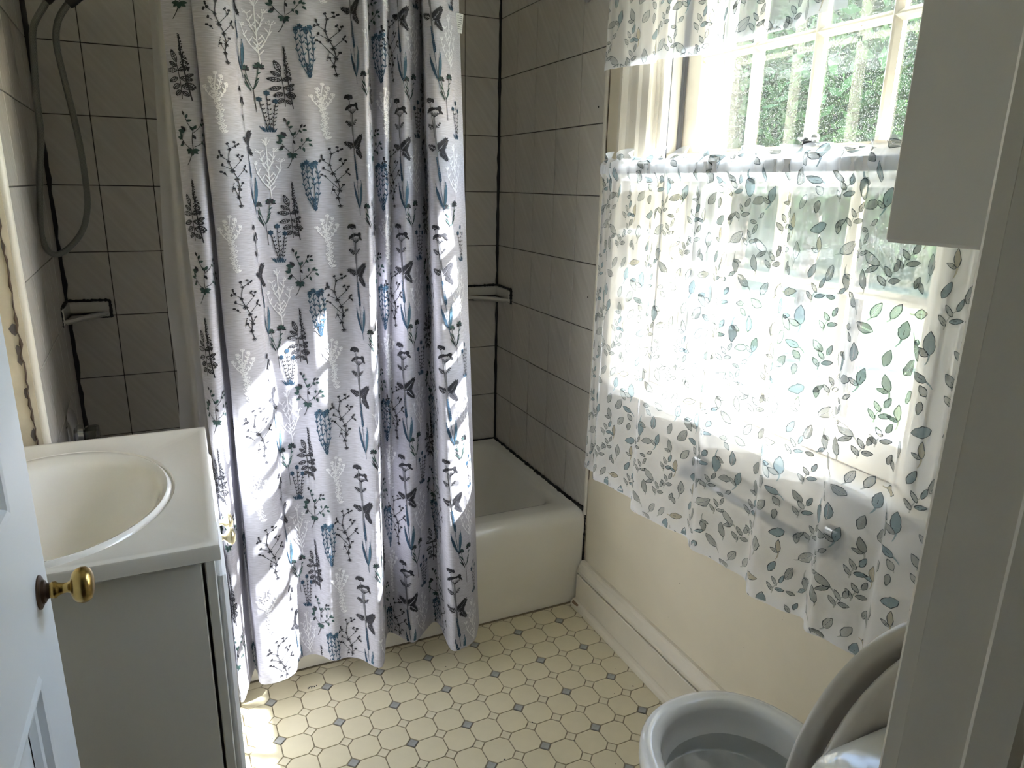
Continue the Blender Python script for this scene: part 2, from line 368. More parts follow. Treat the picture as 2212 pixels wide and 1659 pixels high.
# hall the camera stands in
mb = MB(); mb.box((-2.6, -4.6, 0), (-2.5, YN-.12, CEIL)); mb.box((TH-.1, -4.6, 0), (TH, YN-.12, CEIL)); mb.box((-2.6, -4.7, 0), (TH, -4.6, CEIL))
mb.box((-2.6, YN-.12, 0), (XL-.1, YN-.02, CEIL));
struct(mb.build('wall_hall', MT['hall'])); struct(MB().box((-2.6, -4.7, CEIL), (TH, YN-.12, CEIL+.1)).build('ceiling_hall', MT['ceil']))
struct(MB().box((-2.6, -4.7, -.08), (TH, YN-.06, -.004)).build('floor_hall', MT['hallfloor']))

# floor: octagon and square vinyl ---------------------------------------
fl = MB().box((XL-.1, YN-.06, -.08), (.1, .1, -.0022)).build('floor', MT['vgrout']); struct(fl)
ANG = math.radians(1.65); CA, SA = math.cos(ANG), math.sin(ANG); G0 = np.array([-.419, -.985]); PIT = .0752; HD = .0172; JN = .0014
def gp(a, b): return G0+np.array([CA*a-SA*b, SA*a+CA*b])
FX0, FX1, FY0, FY1 = XL+.002, -.012, YN, -.752
def clip(poly):
    for (ax, val, sg) in ((0, FX0, 1), (0, FX1, -1), (1, FY0, 1), (1, FY1, -1)):
        out = []; n = len(poly)
        for i in range(n):
            p, q = poly[i], poly[(i+1) % n]; dp = (p[ax]-val)*sg; dq = (q[ax]-val)*sg
            if dp >= 0: out.append(p)
            if (dp >= 0) != (dq >= 0): out.append(p+(q-p)*dp/(dp-dq))
        poly = out
        if len(poly) < 3: return []
    return poly
def octo(): 
    h = PIT/2-JN; c = PIT/2-HD-JN*.6
    return [(h,-c),(h,c),(c,h),(-c,h),(-h,c),(-h,-c),(-c,-h),(c,-h)]
def sq(d): return [(d,0),(0,d),(-d,0),(0,-d)]
def flat_tile(poly, top=0.0, ch=.0008, th=.0022):
    p = np.array(poly, float); c = p.mean(0); q = c+(p-c)*(1-ch/np.linalg.norm(p-c, axis=1).mean())
    n = len(p); return MB().loft([[(x, y, top-th) for x, y in p], [(x, y, top-ch*.5) for x, y in p], [(x, y, top) for x, y in q]], 0, False, True)
meshes = {'o': flat_tile(octo()).mesh('octagon_tile', MT['vinyl']), 's': flat_tile(sq(HD-JN*1.4)).mesh('square_tile', MT['vinylsq'])}
gm = flat_tile(sq(HD-JN*1.4)); gm.m = [1]*len(gm.f); gq = sq(HD-.0042); gm.add([(x, y, .00025) for x, y in gq], [(0,1,2,3)], 0)
meshes['g'] = gm.mesh('grey_square_tile', [MT['vinylgrey'], MT['vinyledge']])
cells = []
for i in range(-20, 20):
    for j in range(-22, 12):
        cells.append(('o', (i+.5)*PIT, (j+.5)*PIT))
        cells.append(('g' if (i % 2 == 0 and j % 2 == 0) else 's', i*PIT, j*PIT))
NM = {'o': 'octagon_tile', 's': 'square_tile', 'g': 'grey_square_tile'}
def local_poly(k): return octo() if k == 'o' else sq(HD-JN*1.4)
cnt = {'o': 0, 's': 0, 'g': 0}; rest = MB()
def seen(c): return c[0] > -1.16 and c[1] > -1.86
cells.sort(key=lambda q: (not seen(gp(q[1], q[2])), -gp(q[1], q[2])[1]))
for k, a, b in cells:
    c = gp(a, b); P = [c+np.array([CA*x-SA*y, SA*x+CA*y]) for x, y in local_poly(k)]
    Q = clip(P)
    if len(Q) < 3: continue
    inside = len(Q) == len(P) and all(np.allclose(x, y) for x, y in zip(P, Q))
    if cnt[k] >= 290:
        t = flat_tile(Q); rest.add(t.v, t.f, {'o': 0, 's': 1, 'g': 2}[k]); continue
    cnt[k] += 1
    if inside:
        o = link(meshes[k], NM[k]); o.location = (c[0], c[1], 0); o.rotation_euler = (0, 0, ANG); o.parent = fl
    else:
        ar = abs(sum(Q[i][0]*Q[(i+1) % len(Q)][1]-Q[(i+1) % len(Q)][0]*Q[i][1] for i in range(len(Q))))/2
        if ar < 2e-5: continue
        o = flat_tile(Q).build(NM[k], {'o': MT['vinyl'], 's': MT['vinylsq'], 'g': MT['vinylgrey']}[k]); o.parent = fl
if rest.v:
    o = rest.build('vinyl_tiles_beyond', [MT['vinyl'], MT['vinylsq'], MT['vinylgrey']]); o.parent = fl; o['kind'] = 'stuff'
# small smudged mark printed on the vinyl and a few specks of dirt
mb = MB()
for (u, v, r) in [(664.4,1486.4,.9),(667.6,1484.6,1.2),(668.8,1486.2,1.2),(666.6,1487.6,1.0),(670.6,1483.5,.9),(673.3,1482.8,1.1),(672.4,1484.3,1.0),(675.8,1483.2,1.2),(678.6,1482.6,1.2),(679.6,1483.6,1.1),(672.6,1486.6,.9),(674.6,1486.2,.9),(676.8,1485.4,.8),(683.8,1480.6,1.2),(684.4,1481.6,.8)]:
    c = px(u, v, 'z', .0004); rr = r*.0012
    mb.add([(c[0]+rr*1.1*math.cos(q), c[1]+rr*1.5*math.sin(q), .0004) for q in np.linspace(0, 2*math.pi, 7)[:-1]], [tuple(range(6))])
for (u, v) in [(963,1440),(1367,1482),(1327,1498),(1020,1612),(588,1596),(1090,1640),(1240,1600),(1330,1650),(1150,1560),(940,1497),(995,1392),(1330,1445)]:
    c = px(u, v, 'z', .0004); rr = random.uniform(.0008, .0018); t0 = random.random()*3
    mb.add([(c[0]+rr*2*math.cos(q)*math.cos(t0)-rr*math.sin(q)*math.sin(t0), c[1]+rr*2*math.cos(q)*math.sin(t0)+rr*math.sin(q)*math.cos(t0), .0004) for q in np.linspace(0, 2*math.pi, 7)[:-1]], [tuple(range(6))])
o = mb.build('floor_specks', MT['p_black'], fl); o['kind'] = 'stuff'

# baseboard along the window wall ---------------------------------------
bbr = MB().bbox((-.025, YN, .0), (.004, -.757, .110), .002).build('baseboard_right', MT['trim']); struct(bbr)
prof = [(.004, .1145), (-.0215, .1145), (-.0235, .119), (-.0235, .128), (-.020, .136), (-.013, .147), (-.010, .155), (-.006, .158), (.004, .158)]
MB().loft([[(x, y, z) for x, z in prof] for y in (-.757, YN)]).build('base_cap', MT['trim'], bbr, fix=True)
MB().box((-.004, -.757, .1095), (.003, YN, .1145)).build('cap_gap', MT['trim'], bbr)
prof = [(-.022, 0), (-.043, 0), (-.043, .006), (-.041, .013), (-.036, .019), (-.029, .0225), (-.022, .0235)]
MB().loft([[(x, y, z) for x, z in prof] for y in (-.757, YN)]).build('shoe_molding', MT['trim'], bbr, fix=True)
mb = MB()
for i in range(5):
    y = -.765-.006*i; mb.add([(-.0425, y, .0115+.001*i), (-.0425, y-.012, .0115+.001*i), (-.0362, y-.010, .0196), (-.0362, y+.002, .0196)], [(0,1,2,3)])
mb.build('worn_patch', mat('bare_wood', (.20,.13,.08), .8), bbr)

# door, casing and jamb ---------------------------------------------------
XF = -1.300; XB = -1.336; Y0, Y1 = -2.312, -1.725
dr = MB()
st = .105
dr.box((XB, Y1-st, .008), (XF, Y1, 2.03)); dr.box((XB, Y0, .008), (XF, Y0+st, 2.03))
for z0, z1 in [(.008, .21), (.875, 1.052), (1.90, 2.03)]: dr.box((XB, Y0+st, z0), (XF, Y1-st, z1))
door = dr.build('door_1', MT['doorpaint']); struct(door)
for z0, z1 in [(.21, .875), (1.052, 1.90)]:
    MB().box((XB+.010, Y0+st-.002, z0-.002), (XF-.012, Y1-st+.002, z1+.002)).build('door_panel', MT['doorpaint'], door)
    mo = MB()
    a0, a1 = Y0+st, Y1-st; prof = [(0, 0), (.004, .003), (.010, .002), (.014, -.004), (.020, -.005), (.026, -.011)]
    rings = []
    for ins, dx in prof: rings.append([(XF+dx, a0+ins, z0+ins), (XF+dx, a1-ins, z0+ins), (XF+dx, a1-ins, z1-ins), (XF+dx, a0+ins, z1-ins)])
    mo.loft(rings, 0, False, False); mo.build('panel_molding', MT['doorpaint'], door, fix=True)
kp = (XF, -1.769, .935)
KS = .72
knob = MB().lathe([(r_*KS, d_*KS) for r_, d_ in [(.0078,.004),(.0095,.012),(.0125,.016),(.0125,.021),(.0098,.024),(.0078,.029),(.0076,.036),(.0105,.040),(.020,.043),(.0252,.048),(.0272,.0545),(.0266,.061),(.0225,.067),(.013,.0705),(0,.0715)]], kp, (1,0,0), 36).build('door_knob', MT['brass'], door, smooth=True, angle=50)
MB().lathe([(r_*KS, d_*KS) for r_, d_ in [(.0255,-.001),(.0255,.002),(.022,.004),(.018,.0045),(.0165,.008),(.012,.010),(.011,.014),(0,.0141)]], kp, (1,0,0), 36).build('rosette', MT['darkbrass'], knob, smooth=True, angle=40)
MB().bbox((XB-.001, -1.7255, .90), (XF-.006, -1.7235, 1.0), .0005).build('latch_plate', MT['darkbrass'], door)
# right jamb with stop and casings
jb = MB()
jb.box((DX1, YN-.12, 0), (DX1+.02, YN, DH)); jb.box((DX0-.02, YN-.12, 0), (DX0, YN, DH)); jb.box((DX0-.02, YN-.12, DH), (DX1+.02, YN, DH+.02))
j = jb.build('trim_1', MT['jamb']); struct(j)
for z0, z1 in [(0, DH)]:
    MB().bbox((DX1-.011, YN-.075, z0), (DX1, YN-.044, z1), .004).build('door_stop', MT['jamb'], j)
    MB().bbox((DX1-.016, YN-.086, z0), (DX1, YN-.079, z1), .002).build('stop_bead', MT['jamb'], j)
    MB().bbox((DX0, YN-.075, z0), (DX0+.011, YN-.040, z1), .003).build('door_stop', MT['jamb'], j)
def casing(name, yA, yB):
    c = MB()
    c.bbox((DX1+.006, yA, 0), (DX1+.10, yB, DH+.11), .004); c.bbox((DX0-.10, yA, 0), (DX0-.006, yB, DH+.11), .004); c.bbox((DX0-.006, yA, DH+.006), (DX1+.006, yB, DH+.11), .004)
    struct(c.build(name, MT['jamb']))
casing('trim_2', YN, YN+.019); casing('trim_3', YN-.139, YN-.12)

# ------------------------------------------------------------------ window
win = empty('window_1', (.0, (WY0+WY1)/2, WZ0)); struct(win)
def vert_ext(name, prof, z0, z1, m, parent, **k):
    MB().loft([[(x, y, z0) for x, y in prof], [(x, y, z1) for x, y in prof]]).build(name, m, parent, fix=True, **k)
# moulded casing profile (x depth toward the room, y along the wall)
def cprof(y_out, y_in):
    L = y_in-y_out; f = lambda q: y_out+L*q
    return [(.004, f(0)), (-.028, f(0)), (-.032, f(.03)), (-.032, f(.12)), (-.028, f(.16)), (-.020, f(.22)), (-.018, f(.30)), (-.018, f(.52)), (-.022, f(.56)), (-.022, f(.62)), (-.016, f(.68)), (-.015, f(.86)), (-.019, f(.90)), (-.019, f(.97)), (-.014, f(1)), (.004, f(1))]
vert_ext('side_casing', cprof(-.862, WY1), WZ0+.02, WZ1+.01, MT['wtrim'], win)
vert_ext('side_casing', cprof(-1.955, WY0), WZ0+.02, WZ1+.01, MT['wtrim'], win)
MB().bbox((-.022, -1.975, WZ1+.01), (.004, -.842, WZ1+.13), .004).build('head_casing', MT['wtrim'], win)
MB().bbox((-.055, -1.985, WZ0-.004), (.06, -.835, WZ0+.02), .006).build('window_stool', MT['wtrim'], win)
MB().bbox((-.016, -1.955, WZ0-.09), (.004, -.865, WZ0-.004), .004).build('apron', MT['wtrim'], win)
mb = MB()
for y, s in ((WY1, -1), (WY0, 1)):
    mb.box((.0, y, WZ0), (.116, y+s*.012, WZ1)); MB().box((.116, y, WZ0), (.20, y+s*.012, WZ1)).build('outer_jamb', MT['weathered'], win)
mb.box((0, WY0, WZ1-.012), (.20, WY1, WZ1)); mb.build('jamb_lining', MT['wtrim'], win)
MB().box((.06, WY0, WZ0), (.26, WY1, WZ0+.022)).build('outer_sill', MT['weathered'], win)
for y, s in ((WY1-.012, -1), (WY0+.012, 1)):
    MB().bbox((.004, y, WZ0+.02), (.026, y+s*.014, WZ1-.012), .002).build('inner_stop', MT['wtrim'], win)
    MB().bbox((.027, y, WZ0+.02), (.034, y+s*.007, WZ1-.012), .001).build('sash_groove', MT['strip'], win)
    MB().bbox((.066, y, WZ0+.02), (.078, y+s*.010, WZ1-.012), .002).build('parting_bead', MT['strip'], win)
    MB().bbox((.118, y, WZ0+.02), (.135, y+s*.018, WZ1-.012), .002).build('blind_stop', MT['weathered'], win)
    MB().bbox((.20, y-s*.09, WZ0-.02), (.225, y+s*.012, WZ1+.05), .003).build('outer_casing', MT['weathered'], win)
SY0, SY1 = WY0+.013, WY1-.013
def sash(name, xc, z0, z1, bot, top, ncol, rows, th=.034, stile=.044):
    s = MB(); x0, x1 = xc-th/2, xc+th/2
    s.bbox((x0, SY1-stile, z0), (x1, SY1, z1), .003); s.bbox((x0, SY0, z0), (x1, SY0+stile, z1), .003)
    s.bbox((x0, SY0+stile-.001, z0), (x1, SY1-stile+.001, z0+bot), .003); s.bbox((x0, SY0+stile-.001, z1-top), (x1, SY1-stile+.001, z1), .003)
    so_ = s.build(name, MT['sash'], win)
    ya, yb, za, zb = SY0+stile, SY1-stile, z0+bot, z1-top
    ys = list(np.linspace(ya, yb, ncol+1)); zs = [za]+rows+[zb]
    for y in ys[1:-1]:
        b = MB(); d = .011
        b.loft([[(x0+.003, y-.004, z), (x0, y, z), (x0+.003, y+.004, z), (xc-.004, y+d, z), (x1-.004, y+.006, z), (x1-.004, y-.006, z), (xc-.004, y-d, z)] for z in (za, zb)]); b.build('muntin', MT['sash'], so_, fix=True)
    for z in rows:
        b = MB(); d = .011
        b.loft([[(x0+.004, y, z-.004), (x0+.001, y, z), (x0+.004, y, z+.004), (xc-.004, y, z+d), (x1-.004, y, z+.006), (x1-.004, y, z-.006), (xc-.004, y, z-d)] for y in (ya, yb)]); b.build('muntin', MT['sash'], so_, fix=True)
    for i in range(ncol):
        for k in range(len(zs)-1):
            MB().add([(xc+.004, ys[i], zs[k]), (xc+.004, ys[i+1], zs[k]), (xc+.004, ys[i+1], zs[k+1]), (xc+.004, ys[i], zs[k+1])], [(0,1,2,3)]).build('pane', MT['glass'], so_)
    return so_
up = sash('upper_sash', .098, 1.425, 2.105, .034, .045, 4, [1.675, 1.885], stile=.058)
lo = sash('lower_sash', .050, .842, 1.452, .072, .034, 4, [1.178])
# storm window outside the sashes
sw = MB(); sx0, sx1 = .150, .166
sw.bbox((sx0, SY1-.014, .845), (sx1, SY1, 2.105), .002); sw.bbox((sx0, SY0, .845), (sx1, SY0+.014, 2.105), .002)
sw.box((sx0, SY0+.014, .845), (sx1, SY1-.014, .885)); sw.box((sx0, SY0+.014, 1.375), (sx1, SY1-.014, 1.44)); sw.box((sx0, SY0+.014, 2.07), (sx1, SY1-.014, 2.105))
sto = sw.build('storm_sash', MT['weathered'], win)
for za, zb in ((.885, 1.375), (1.44, 2.07)):
    MB().add([(.158, SY0+.014, za), (.158, SY1-.014, za), (.158, SY1-.014, zb), (.158, SY0+.014, zb)], [(0,1,2,3)]).build('pane', MT['glass'], sto)
# sash lock on the meeting rail
lc = px(1748, 318, 'x', .05); ly, lz = lc[1], 1.452
mb = MB(); mb.bbox((.034, ly-.030, lz), (.062, ly+.030, lz+.004), .0015, 1); mb.lathe([(.014, 0), (.013, .006), (.008, .009), (0, .0095)], (.048, ly, lz+.004), (0,0,1), 20, 1)
mb.lathe([(.006, 0), (.011, .003), (.0135, .007), (.0125, .0085), (.009, .006), (0, .005)], (.046, ly+.012, lz+.010), (0,0,1), 24, 0)
mb.lathe([(.003, 0), (.0065, .004), (.0085, .010), (.0075, .015), (.004, .0185), (0, .019)], (.044, ly-.016, lz+.006), (-.1,-.35,1), 18, 0)
mb.build('sash_lock', [MT['pewter'], MT['dark']], lo, smooth=True, angle=45, fix=True)

# ------------------------------------------------------------------ outside the window
ev = MB(); ev.box((TH, -6, 2.30), (.55, 3, 2.34)); ev.box((.53, -6, 2.20), (.56, 3, 2.38)); ev.add([(.56,-6,2.38),(.56,3,2.38),(-1.2,3,3.3),(-1.2,-6,3.3)], [(0,1,2,3)])
struct(ev.build('roof_eave', MT['white']))
struct(MB().box((.6, -14, -.9), (30, 20, -.8)).build('ground', MT['grass']))
def tree(x, y, h, r, trunk, m, label, n):
    e = empty('garden_tree', (x, y, -.8)); tag(e, label, 'tree', 'trees beyond the window')
    MB().tube([(x, y, -.8), (x+.05, y+.04, h*.4), (x, y, h*.8)], [trunk, trunk*.8, trunk*.4], 8).build('trunk', MT['bark'], e)
    mb = MB(); c = np.array([x, y, h*.62])
    d = rng.normal(size=(n, 3)); d /= np.linalg.norm(d, axis=1)[:, None]; rad = rng.uniform(.35, 1, n)**.6
    P = c+d*rad[:, None]*np.array([r, r, h*.42])
    A = rng.normal(size=(n, 3)); A /= np.linalg.norm(A, axis=1)[:, None]; B = np.cross(A, rng.normal(size=(n, 3))); B /= np.linalg.norm(B, axis=1)[:, None]
    s = rng.uniform(.035, .08, n)
    for i in range(n):
        p, a, b = P[i], A[i]*s[i], B[i]*s[i]*.45
        mb.add([p-a, p+b, p+a, p-b], [(0,1,2,3)])
    o = mb.build('foliage', m, e); o['kind'] = 'stuff'
def hedge(x0, x1, y0, y1, h, m, label, n):
    e = empty('garden_hedge', ((x0+x1)/2, (y0+y1)/2, -.8)); tag(e, label, 'hedge')
    mb = MB(); nx, nz = 24, 14
    for f in range(2):
        xx = x0+.25 if f == 0 else x1-.25
        vs = [(xx+rng.normal(0, .08), y0+(y1-y0)*i/nx, -.8+(h+.7)*k/nz+rng.normal(0, .05)) for k in range(nz+1) for i in range(nx+1)]
        mb.add(vs, [(k*(nx+1)+i, k*(nx+1)+i+1, (k+1)*(nx+1)+i+1, (k+1)*(nx+1)+i) for k in range(nz) for i in range(nx)])
    mb.build('branch_mass', MT['fol2'], e)
    mb = MB(); P = np.column_stack([rng.uniform(x0, x1, n), rng.uniform(y0, y1, n), rng.uniform(-.8, h, n)+rng.normal(0, .2, n)])
    A = rng.normal(size=(n, 3)); A /= np.linalg.norm(A, axis=1)[:, None]; B = np.cross(A, rng.normal(size=(n, 3))); B /= np.linalg.norm(B, axis=1)[:, None]
    for i in range(n):
        p, a, b = P[i], A[i]*.10, B[i]*.05; mb.add([p-a, p+b, p+a, p-b], [(0,1,2,3)])
    o = mb.build('foliage', m, e); o['kind'] = 'stuff'
hedge(14.5, 15.7, 6.5, 26, 9.5, MT['fol2'], 'long tall dark hedge closing the garden behind the trees', 9000)
tree(3.9, 1.5, 3.6, 1.1, .07, MT['fol1'], 'leafy mid green tree nearest the dusty window panes', 7800)
tree(5.2, 4.4, 4.6, 1.6, .10, MT['fol2'], 'dark green garden tree behind the window muntins', 10800)
tree(8.8, 6.6, 6.4, 1.9, .14, MT['fol2'], 'tall dark tree standing farthest back in the garden', 12600)
tree(8.4, 2.6, 5.0, 1.7, .12, MT['fol1'], 'pale green tree at the back lawn edge', 9000)
tree(11.5, 11.5, 8.5, 2.6, .18, MT['fol2'], 'broad dark tree closing the far end of the garden', 12600)

# ------------------------------------------------------------------ bathtub
def rrect(x0, x1, y0, y1, r, z, n=7):
    pts = []
    for cx, cy, a0 in ((x1-r, y1-r, 0), (x0+r, y1-r, 90), (x0+r, y0+r, 180), (x1-r, y0+r, 270)):
        for k in range(n):
            a = math.radians(a0+90*k/(n-1)); pts.append((cx+r*math.cos(a), cy+r*math.sin(a), z(cx+r*math.cos(a), cy+r*math.sin(a)) if callable(z) else z))
    return pts
tb = empty('bathtub', (-.735, -.38, 0)); tag(tb, 'cream white enamelled bathtub with plain apron in the tiled alcove', 'bathtub')
TX0, TX1, TY0, TY1 = -1.442, -.0015, -.755, -.002
mb = MB(); R = []
def ring(dx0, dx1, dy0, dy1, r, z): R.append(rrect(TX0+dx0, TX1-dx1, TY0+dy0, TY1-dy1, r, z))
ring(0, 0, .012, 0, .004, .0); ring(0, 0, .006, 0, .004, .12); ring(0, 0, .0, 0, .004, .265)
for k in range(7):
    a = math.radians(90*k/6); ring(.0, .0, .046*(1-math.cos(a)), .0, .004+.006*k/6, .300+.046*math.sin(a)-.006*k/6)
ring(.02, .012, .075, .018, .02, .337); ring(.05, .03, .095, .035, .05, .336)
ring(.062, .042, .106, .046, .07, .332); ring(.074, .055, .116, .055, .08, .318)
ring(.10, .10, .128, .07, .10, .22); ring(.14, .17, .145, .09, .11, .11); ring(.19, .23, .18, .125, .10, .075); ring(.30, .34, .26, .2, .08, .068)
mb.loft(R, 0, True, True)
MBt = mb.build('tub_shell', MT['tub'], tb, smooth=True, angle=50, fix=True)
MB().lathe([(.032, 0), (.032, .002), (.026, .004), (0, .0042)], (TX0+.36, -.37, .0685), (0,0,1), 24).build('drain', MT['chrome'], tb, smooth=True, angle=40)

# black caulk in the corners (belongs to the tiled walls)
def bead(name, pts, r, parent, jit=.0012, n=60):
    pts = [np.array(p, float) for p in pts]; seg = np.concatenate([[0], np.cumsum([np.linalg.norm(b-a) for a, b in zip(pts, pts[1:])])]); out = []
    for t in np.linspace(0, seg[-1], n):
        i = min(np.searchsorted(seg, t, side='right')-1, len(pts)-2); f = (t-seg[i])/(seg[i+1]-seg[i]+1e-9)
        out.append(pts[i]+(pts[i+1]-pts[i])*f+rng.normal(0, jit*.4, 3))
    return MB().tube(out, [max(r*.55, r+rng.normal(0, jit)) for _ in out], 8).build(name, MT['caulk'], parent, smooth=True)
bead('caulk_bead', [(-.002, -.002, RIM), (-.002, -.002, CEIL)], .0062, wb)
bead('caulk_bead', [(-1.4735, -.002, RIM), (-1.4735, -.002, CEIL)], .0085, wb, .0018)
bead('caulk_bead', [(-1.47, -.004, RIM+.004), (-.005, -.004, RIM+.004)], .0058, wb, .001)
bead('caulk_bead', [(-.004, -.004, RIM+.004), (-.004, -.60, RIM+.005), (-.003, -.745, RIM+.008)], .0062, wr, .0016)
bead('caulk_bead', [(-1.470, -.004, RIM+.004), (-1.446, -.745, RIM+.005)], .0058, wl, .0014)
bead('caulk_bead', [(-.002, -.7565, .155), (-.002, -.7565, RIM-.01)], .0022, wr, .0006)

# corner soap dishes -------------------------------------------------------
def soap_dish(name, corner, sx, label, wx=.128, wy=.138, z0=.932, z1=.981):
    """sx: +1 the dish reaches toward -x from a right corner, -1 toward +x from a left corner"""
    e = empty(name, (corner[0], corner[1], z0)); tag(e, label, 'soap dish', 'corner soap dishes in the tub alcove')
    def W(a, b, z): return (corner[0]-sx*a, corner[1]-b, z)      # a along back wall, b along side wall
    th = .011
    # back plates against both walls
    m1 = MB(); m1.bbox(W(0, 0, z0), W(wx, th, z1), .004); m1.bbox(W(0, th*.9, z0), W(th, wy, z1), .004)
    m1.build('back_plate', MT['ceramic'], e, smooth=True, angle=35)
    fr = [(wx-.004, th), (wx*.86, th+.016), (wx*.60, wy*.42), (wx*.42, wy*.60), (th+.016, wy*.86), (th, wy-.004)]
    lipi = [(p[0]-.010 if p[0] > th+.012 else p[0], p[1]-.010 if p[1] > th+.012 else p[1]) for p in fr]
    inn = [(th, th)]
    poly = inn+[f for f in fr[::1]]
    def ringz(f, z): return [W(p[0], p[1], z) for p in f]
    tr = MB(); base = [(p[0]*.80+.004, p[1]*.80+.004) for p in fr]
    tr.loft([ringz(inn+base, z0-.002), ringz(inn+fr, z0+.008), ringz(inn+fr, z0+.016)], 0, True, False)
    tr.loft([ringz(inn+fr, z0+.016), ringz(inn+lipi, z0+.016), ringz(inn+lipi, z0+.008)], 0, False, True)
    tr.build('tray', MT['ceramic'], e, smooth=True, angle=40, fix=True)
    zt = z1+.002
    out = [W(wx+.003, .004, z0-.003), W(wx+.003, .004, zt), W(.006, .004, zt+.002), W(.004, .006, zt+.002), W(.004, wy+.003, zt), W(.004, wy+.003, z0-.003)]
    bead('caulk_outline', out, .0045, e, .0010, 70)
    bead('caulk_outline', [W(wx+.003, .004, z0-.003), W(.01, .005, z0-.003)], .0026, e, .0006, 30)
    return e
soap_dish('soap_dish', (-.001, -.001), 1, 'white ceramic corner soap dish outlined in black caulk on the window-side tiled corner')
soap_dish('soap_dish', (-1.4755, -.001), -1, 'white ceramic corner soap dish outlined in black caulk below the shower hose', .118, .15, .936, .985)

# tub valve ------------------------------------------------------------------
va = empty('tub_valve', (-1.462, -.385, .70)); tag(va, 'round chrome tub valve plate with clear knob on the shower wall', 'faucet')
nrm = np.array([math.sin(TH_L), -math.cos(TH_L), 0]); vc = np.array([-1.4605, -.385, .665])
MB().lathe([(.080, 0), (.082, .004), (.076, .012), (.060, .017), (.032, .021), (.028, .034), (0, .0345)], vc, nrm, 40).build('escutcheon', MT['chrome'], va, smooth=True, angle=40)
MB().lathe([(.012, .034), (.024, .038), (.027, .045), (.027, .066), (.023, .072), (0, .073)], vc, nrm, 10).build('clear_knob', MT['acrylic'], va)
MB().lathe([(.010, .03), (.010, .060), (0, .061)], vc, nrm, 14).build('knob_stem', MT['pewter'], va)

# shower hose and its fittings -------------------------------------------------
hs = empty('shower_hose', (-1.42, -.35, 1.16)); tag(hs, 'grey braided shower hose hanging in a loop on the tiled wall', 'hose')
HP = [(112,-30,.34),(98,8,.36),(72,58,.37),(73,120,.37),(78,200,.37),(88,290,.37),(86,380,.36),(87,470,.36),(92,515,.36),(105,543,.36),(127,549,.35),(155,530,.34),(180,494,.335),(189,445,.33),(184,385,.33),(172,310,.33),(155,235,.33),(136,160,.33),(122,95,.33),(124,50,.33),(141,16,.33),(165,-12,.33),(185,-40,.33)]
def crom(P, n=8):
    P = [np.array(p, float) for p in P]; out = []
    for i in range(len(P)-1):
        p0 = P[max(i-1, 0)]; p1 = P[i]; p2 = P[i+1]; p3 = P[min(i+2, len(P)-1)]
        for k in range(n):
            t = k/n; out.append(.5*((2*p1)+(-p0+p2)*t+(2*p0-5*p1+4*p2-p3)*t*t+(-p0+3*p1-3*p2+p3)*t**3))
    out.append(P[-1]); return out
hp = crom([px(u, v, 'y', -d) for u, v, d in HP], 7)
MB().tube(hp, .0078, 14).build('braided_tube', MT['hose'], hs, smooth=True)
a, b = px(98, 4, 'y', -.36), px(122, -22, 'y', -.35); MB().tube([a, a+(b-a)*.15, b], [.0095, .0115, .0115], 14).build('hose_nut', MT['dark'], hs, smooth=True, angle=40)
a, b = px(147, 10, 'y', -.33), px(185, -22, 'y', -.33); MB().tube([a, a+(b-a)*.12, a+(b-a)*.5, b], [.010, .0125, .0125, .014], 14).build('hose_nut', MT['dark'], hs, smooth=True, angle=40)
sh = empty('hand_shower', (-1.30, -.33, 1.86)); tag(sh, 'dark hand shower head on its bracket above the hose loop', 'shower head')
b = px(185, -22, 'y', -.33); MB().tube([b, b+np.array([.04, -.01, .05]), b+np.array([.10, -.03, .10])], [.012, .013, .016], 14).build('handle', MT['dark'], sh, smooth=True)
MB().lathe([(.016, 0), (.045, .02), (.05, .035), (.048, .04), (0, .041)], b+np.array([.10, -.03, .10]), (.7, -.3, -.4), 28).build('spray_face', MT['chrome'], sh, smooth=True, angle=40)
c0 = px(112, -28, 'y', -.345); MB().tube([(-1.463, -.345, c0[2]+.06), (-1.42, -.345, c0[2]+.06), c0+np.array([0, 0, .012]), c0], .011, 12).build('supply_elbow', MT['chrome'], sh, smooth=True)

# shower rod ---------------------------------------------------------------------
RY, RZ = -.627, 1.905
rd = empty('shower_rod', (-.73, RY, RZ)); tag(rd, 'chrome shower curtain rod spanning the tub alcove', 'rod')
MB().tube([(-1.448, RY, RZ), (-.004, RY, RZ)], .0125, 18).build('rod_tube', MT['chrome'], rd, smooth=True, angle=40)
MB().lathe([(.030, 0), (.030, .004), (.022, .010), (.016, .022), (0, .0222)], (-.001, RY, RZ), (-1,0,0), 24).build('rod_flange', MT['pewter'], rd, smooth=True, angle=40)
MB().lathe([(.030, 0), (.030, .004), (.022, .010), (.016, .022), (0, .0222)], (-1.449, RY, RZ), (1,0,0), 24).build('rod_flange', MT['pewter'], rd, smooth=True, angle=40)

